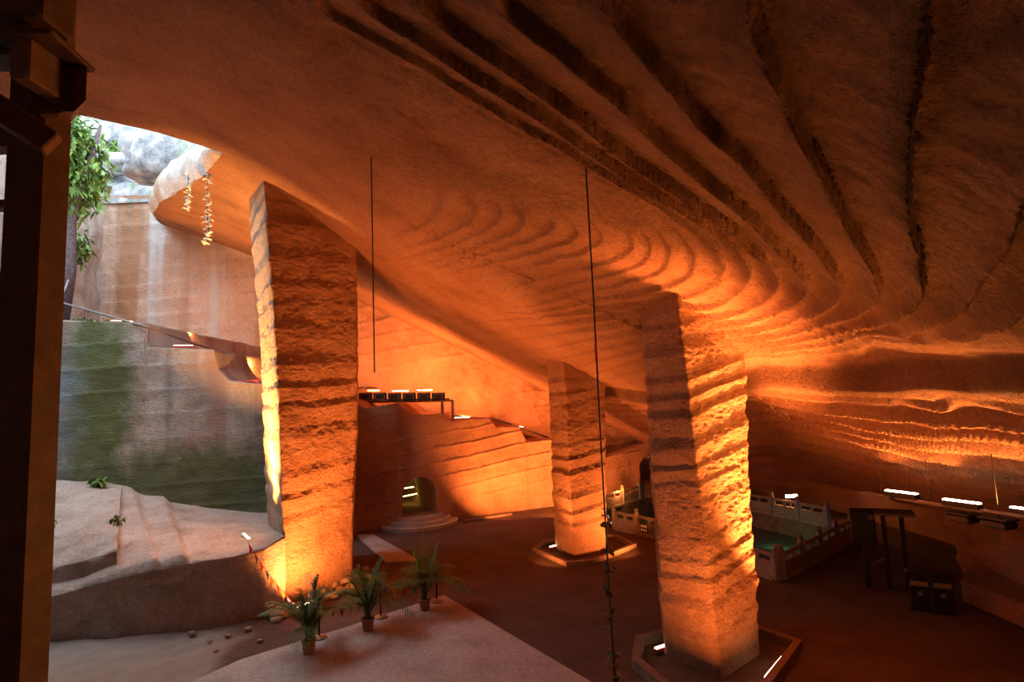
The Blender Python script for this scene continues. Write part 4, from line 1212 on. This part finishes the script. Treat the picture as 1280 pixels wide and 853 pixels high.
def garland(pts, label, nb, seed):
    rnd = random.Random(seed)
    P_ = [np.array(at_y(*p)) for p in pts]; o = empty('garland', P_[-1]); q = np.array(o.location)
    P_ = [p - q for p in P_]
    MB().tube(P_, .015, 5).build('cord', m_palmdark, o)
    t_ = np.linspace(0, 1, len(P_)); 
    mb = MB()
    for k in range(nb):
        t = (k + rnd.random()) / nb; p = Vector([np.interp(t, t_, [u_[j] for u_ in P_]) for j in range(3)])
        p += Vector((rnd.uniform(-.07, .07), rnd.uniform(-.07, .07), 0))
        for j in range(3):
            an_ = rnd.uniform(0, 6.28); mb.leaf(p, p + Vector((math.cos(an_) * .12, math.sin(an_) * .12, rnd.uniform(-.08, .05))), .05, seg=2)
    mb.build('blossom', m_white, o); tag(o, label, 'garland', 'pale garlands hanging from the rim'); return o
garland([(262, 188, 19.0), (260, 225, 19.0), (259, 270, 19.0), (261, 290, 19.0), (258, 306, 19.0)], 'longer pale garland hanging from the rim into the daylight', 60, 1)
garland([(236, 208, 21.0), (235, 232, 21.0), (236, 250, 21.0), (232, 263, 21.0)], 'shorter pale garland hanging from the rim, left of the longer one', 26, 2)

# ------------------------------------------------------------------ plants in the open pit
def leafy(name, c, r, n, mat, label, cat, seed, size=.22, sq=(1, 1, 1), trunk=None, droop=.3, group=None, core=0):
    rnd = random.Random(seed); o = empty(name, c)
    if trunk: MB().tube(trunk[0], trunk[1], 9).build('trunk', m_bark, o, True)
    mb = MB()
    for k in range(n):
        while True:
            v = Vector((rnd.uniform(-1, 1), rnd.uniform(-1, 1), rnd.uniform(-1, 1)))
            if v.length < 1: break
        v *= .55 + .45 * rnd.random()
        p = Vector((v.x * r * sq[0], v.y * r * sq[1], v.z * r * sq[2])) + Vector(core or (0, 0, 0))
        d = Vector((rnd.uniform(-1, 1), rnd.uniform(-1, 1), rnd.uniform(-1.2, .4))).normalized() * size * rnd.uniform(.6, 1.2)
        mb.leaf(p, p + d, size * .22, sag=size * droop, seg=2)
    mb.build('foliage', mat, o); tag(o, label, cat, group); return o
tb = at_y(74, 404, 24.5)
tp = [(0, 0, -.3), (.3, 0, 2.5), (.1, .2, 4.6), (.5, .2, 6.2), (.9, .3, 7.6), (1.2, .4, 9.2)]
cr = at_y(98, 205, 24.8) - tb
leafy('tree', tb, 1.9, 1500, m_bright, 'leaning tree with bright green hanging foliage beside the timber post', 'tree', 3, .42, (.62, .9, 1.5), (tp, [.34, .30, .26, .2, .14, .06]), .4, core=tuple(cr))
leafy('shrub', at_y(97, 310, 29.5), 1.2, 320, m_bright, 'small green shrub clinging to the pit wall below the tree', 'shrub', 5, .36, (.7, .5, 1), None)
leafy('ivy_patch', at_y(100, 406, 22.6), 1.1, 500, m_moss, 'grey-green creeper over the left top of the terrace wall', 'creeper', 6, .20, (1.45, .35, .30), None)
leafy('weed', at_y(122, 601, 21.5), .4, 130, m_bright, 'small green weed at the foot of the mossy terrace wall', 'weed', 8, .2, (1, .6, .45), None)
leafy('weed', at_y(147, 650, 17.2), .4, 70, m_moss, 'thin green weed in the joint of the stone block', 'weed', 9, .13, (.25, .9, .5), None)
leafy('weed', at_y(61, 652, 17.6), .3, 60, m_moss, 'green weed on the stone block beside the timber post', 'weed', 10, .16, (.6, .6, .6), None)
for (px, py, Y, r_, sq, lab, sd) in ((212, 197, 30, 1.9, (1.25, .8, .75), 'big rounded grey boulder above the rock rim in daylight', 3), (150, 205, 34, 1.2, (1.4, .8, .5), 'flat pale boulder on the hillside above the pit', 4), (165, 175, 38, 1.8, (1.3, .8, .7), 'high grey boulder on the sunlit hillside', 6)):
    boulder(at_y(px, py, Y), r_, lab, m_hill, sd, sq=sq)
for (px, py, Y, sd, lab) in ((150, 186, 35, 21, 'green bush between the hillside boulders'), (248, 180, 31, 22, 'green bush right of the big rounded boulder'), (130, 170, 40, 23, 'pale green bush high on the hillside')):
    leafy('bush', at_y(px, py, Y), .9, 200, m_bright, lab, 'bush', sd, .4, (1.2, .8, .7), None)

# ------------------------------------------------------------------ timber pavilion at the left edge
pc = at_y(42, 340, 3.0)
o = empty('timber_pavilion', (pc[0], pc[1], 0)); q = np.array(o.location)
MB().box((0, 0, 4.6), (.20, .20, 9.2), bev=.012).build('post', m_wood, o)
def hb(name, px0, px1, py, Y, hh, ww, mat, bev=.01):
    a, b = at_y(px0, py, Y) - q, at_y(px1, py, Y) - q; b[2] = a[2] = (a[2] + b[2]) / 2
    return MB().beam(a, b, ww, hh, bev=bev).build(name, mat, o)
hb('tie_beam', -260, 40, 178, 3.02, .14, .12, m_wood)
hb('tie_beam', -260, 40, 262, 3.02, .05, .08, m_wood)
hb('rail', -260, 40, 358, 3.02, .10, .09, m_wood)
MB().box(at_y(26, 182, 3.0) - q, (.05, .1, .62), bev=.01).build('strut', m_woodpale, o)
a, b = at_y(-30, 118, 2.75) - q, at_y(66, 182, 2.9) - q
MB().beam(a, b, .10, .13, bev=.01).build('brace', m_woodpale, o)
a, b = at_y(20, 45, 2.85) - q, at_y(62, 150, 2.95) - q
MB().beam(a, b, .12, .10, bev=.01).build('brace', m_wood, o)
hb('eave_beam', -260, 74, 18, 2.7, .22, .22, m_wood, .015)
hb('eave_beam', -260, 52, 62, 2.9, .20, .18, m_wood, .015)
a = at_y(56, 60, 2.8) - q
MB().box((a[0], a[1], a[2]), (.10, .3, .5), bev=.012).build('bracket_arm', m_woodpale, o)
# beam end with chamfered corners, lying along the view
c = at_y(86, 112, 2.9) - q
hx, hz, ch = .095, .125, .06
sec = [(-hx, hz), (hx, hz), (hx, -hz + ch), (hx - ch, -hz), (-hx + ch, -hz), (-hx, -hz + ch)]
V = [(c[0] + x, c[1], c[2] + z_) for x, z_ in sec] + [(c[0] + x - .86, c[1] + .9, c[2] + z_ + .25) for x, z_ in sec]
n_ = len(sec); Fc = [(i, (i + 1) % n_, n_ + (i + 1) % n_, n_ + i) for i in range(n_)] + [tuple(range(n_ - 1, -1, -1)), tuple(range(n_, 2 * n_))]
link_mesh('beam_end', V, Fc, m_woodpale, o)
MB().box((c[0] - .04, c[1] - .12, c[2] + hz + .02), (.30, .35, .03), rz=.1, bev=.008).build('cap_board', m_wood, o)
tag(o, 'dark timber pavilion post with beams and brackets at the left edge', 'pavilion')
# ------------------------------------------------------------------ lights
ORG = (1.0, .28, .065)
ORG2 = (1.0, .34, .075)
def area(name, loc, target, energy, size=(.8, .15), color=ORG, spread=PI):
    d = bpy.data.lights.new(name, 'AREA'); d.shape = 'RECTANGLE'; d.size, d.size_y = size
    d.energy = energy; d.color = color; d.spread = spread
    o = bpy.data.objects.new(name, d); COL.objects.link(o)
    o.location = tuple(map(float, loc))
    v = Vector(tuple(map(float, target))) - o.location
    o.rotation_euler = v.to_track_quat('-Z', 'Y').to_euler()
    return o
def point(name, loc, energy, color=ORG, r=.08):
    d = bpy.data.lights.new(name, 'POINT'); d.energy = energy; d.color = color; d.shadow_soft_size = r
    o = bpy.data.objects.new(name, d); COL.objects.link(o); o.location = tuple(map(float, loc)); return o
w = bpy.data.worlds.new('world'); scene.world = w; w.use_nodes = True
bg = w.node_tree.nodes['Background']; bg.inputs[0].default_value = (.78, .89, 1.0, 1); bg.inputs[1].default_value = 6.2

# pillars: LED bars in the planters
S2 = PI * .75
area('pillar_foot_light', (3.0, 10.8, .25), (3.7, 12.0, 3.4), 150, spread=S2)
area('pillar_foot_light', (5.7, 11.3, .25), (5.0, 12.3, 3.2), 80, spread=S2)
area('pillar_foot_light', (5.85, 12.6, .25), (4.75, 12.9, 6.5), 420, spread=PI*.24)
area('pillar_foot_light', (4.7, 20.9, .25), (3.2, 22.2, 2.4), 300, spread=S2)
area('pillar_foot_light', (.5, 20.3, .25), (1.9, 22, 1.8), 55, spread=S2)
area('pillar_foot_light', (1.0, 21.0, .30), (.2, 18.5, 9), 300, spread=S2)
area('pillar_foot_light', at_z(386, 752, .38), (-1.5, 17.5, 9.5), 420, spread=PI * .6)
area('pillar_foot_light', at_z(383, 756, .35), (-5.9, 18.4, 3.0), 420, spread=S2)
area('bench_light', at_z(300, 662, 2.3), (-9.0, 22.5, 13), 1150, color=(1,.43,.11), spread=PI*.42)
# wall between the pillars
area('wall_foot_light', (-1.2, 27.6, .35), (-.2, 31.0, 4.0), 330, spread=S2)
area('wall_foot_light', (2.0, 28.0, .35), (1.6, 31.6, 3.2), 330, spread=S2)
area('platform_light', at_y(468, 483, 29.2), (-7.0, 33, 10.5), 300, (.8, .3))
area('platform_light', at_y(500, 483, 29.4), (-5.0, 33, 10.5), 300, (.8, .3))
area('platform_light', at_y(530, 483, 29.5), (-3.5, 33, 10), 300, (.8, .3))
area('ledge_light', at_y(580, 515, 31.0), (-1.5, 33.2, 8.0), 260, (.8, .3))
area('ledge_light', at_y(660, 531, 31.8), (2, 33.3, 6.5), 100)
# open terrace
for px, py, Y in ((150, 398, 24.5), (230, 430, 24.8), (312, 470, 25.0)):
    p = at_y(px, py, Y + 1.0); p[2] += .5; area('terrace_light', p, (p[0] + 3.0, 33, p[2] + 4), 300, color=ORG2)
# low strata bank
for (ax, ay), (bx, by), Y, lab in BANK:
    p = at_y((ax + bx) / 2, (ay + by) / 2, Y); p[2] += .05; area('bank_light', p, (p[0] - 1.5, p[1] - .2, p[2] + 1.3), 165, color=ORG2, spread=PI * .75)
p = at_y(988, 620, 27.5); area('alcove_light', (p[0] - .1, p[1] - .3, p[2] + .05), (10.2, 22, 3.0), 90, color=ORG2)
p = at_y(838, 580, 30); point('alcove_light', (5.4, 30.6, .9), 70, ORG)
point('tunnel_light', tuple(aC - an * 4.5) + (1.9,), 5, (1, .8, .25))

area('pool_light', (8.9, 19.6, -.45), (9.2, 20.2, -.75), 14, (.8, .3), (.04, .10, 1.0))
area('pool_light', (10.6, 24.2, -.35), (10.9, 24.6, -.75), 8, (.8, .3), (.05, .7, .2))
area('pool_light', (6.6, 26.0, -.35), (6.7, 26.4, -.75), 8, (.8, .3), (.05, .7, .25))
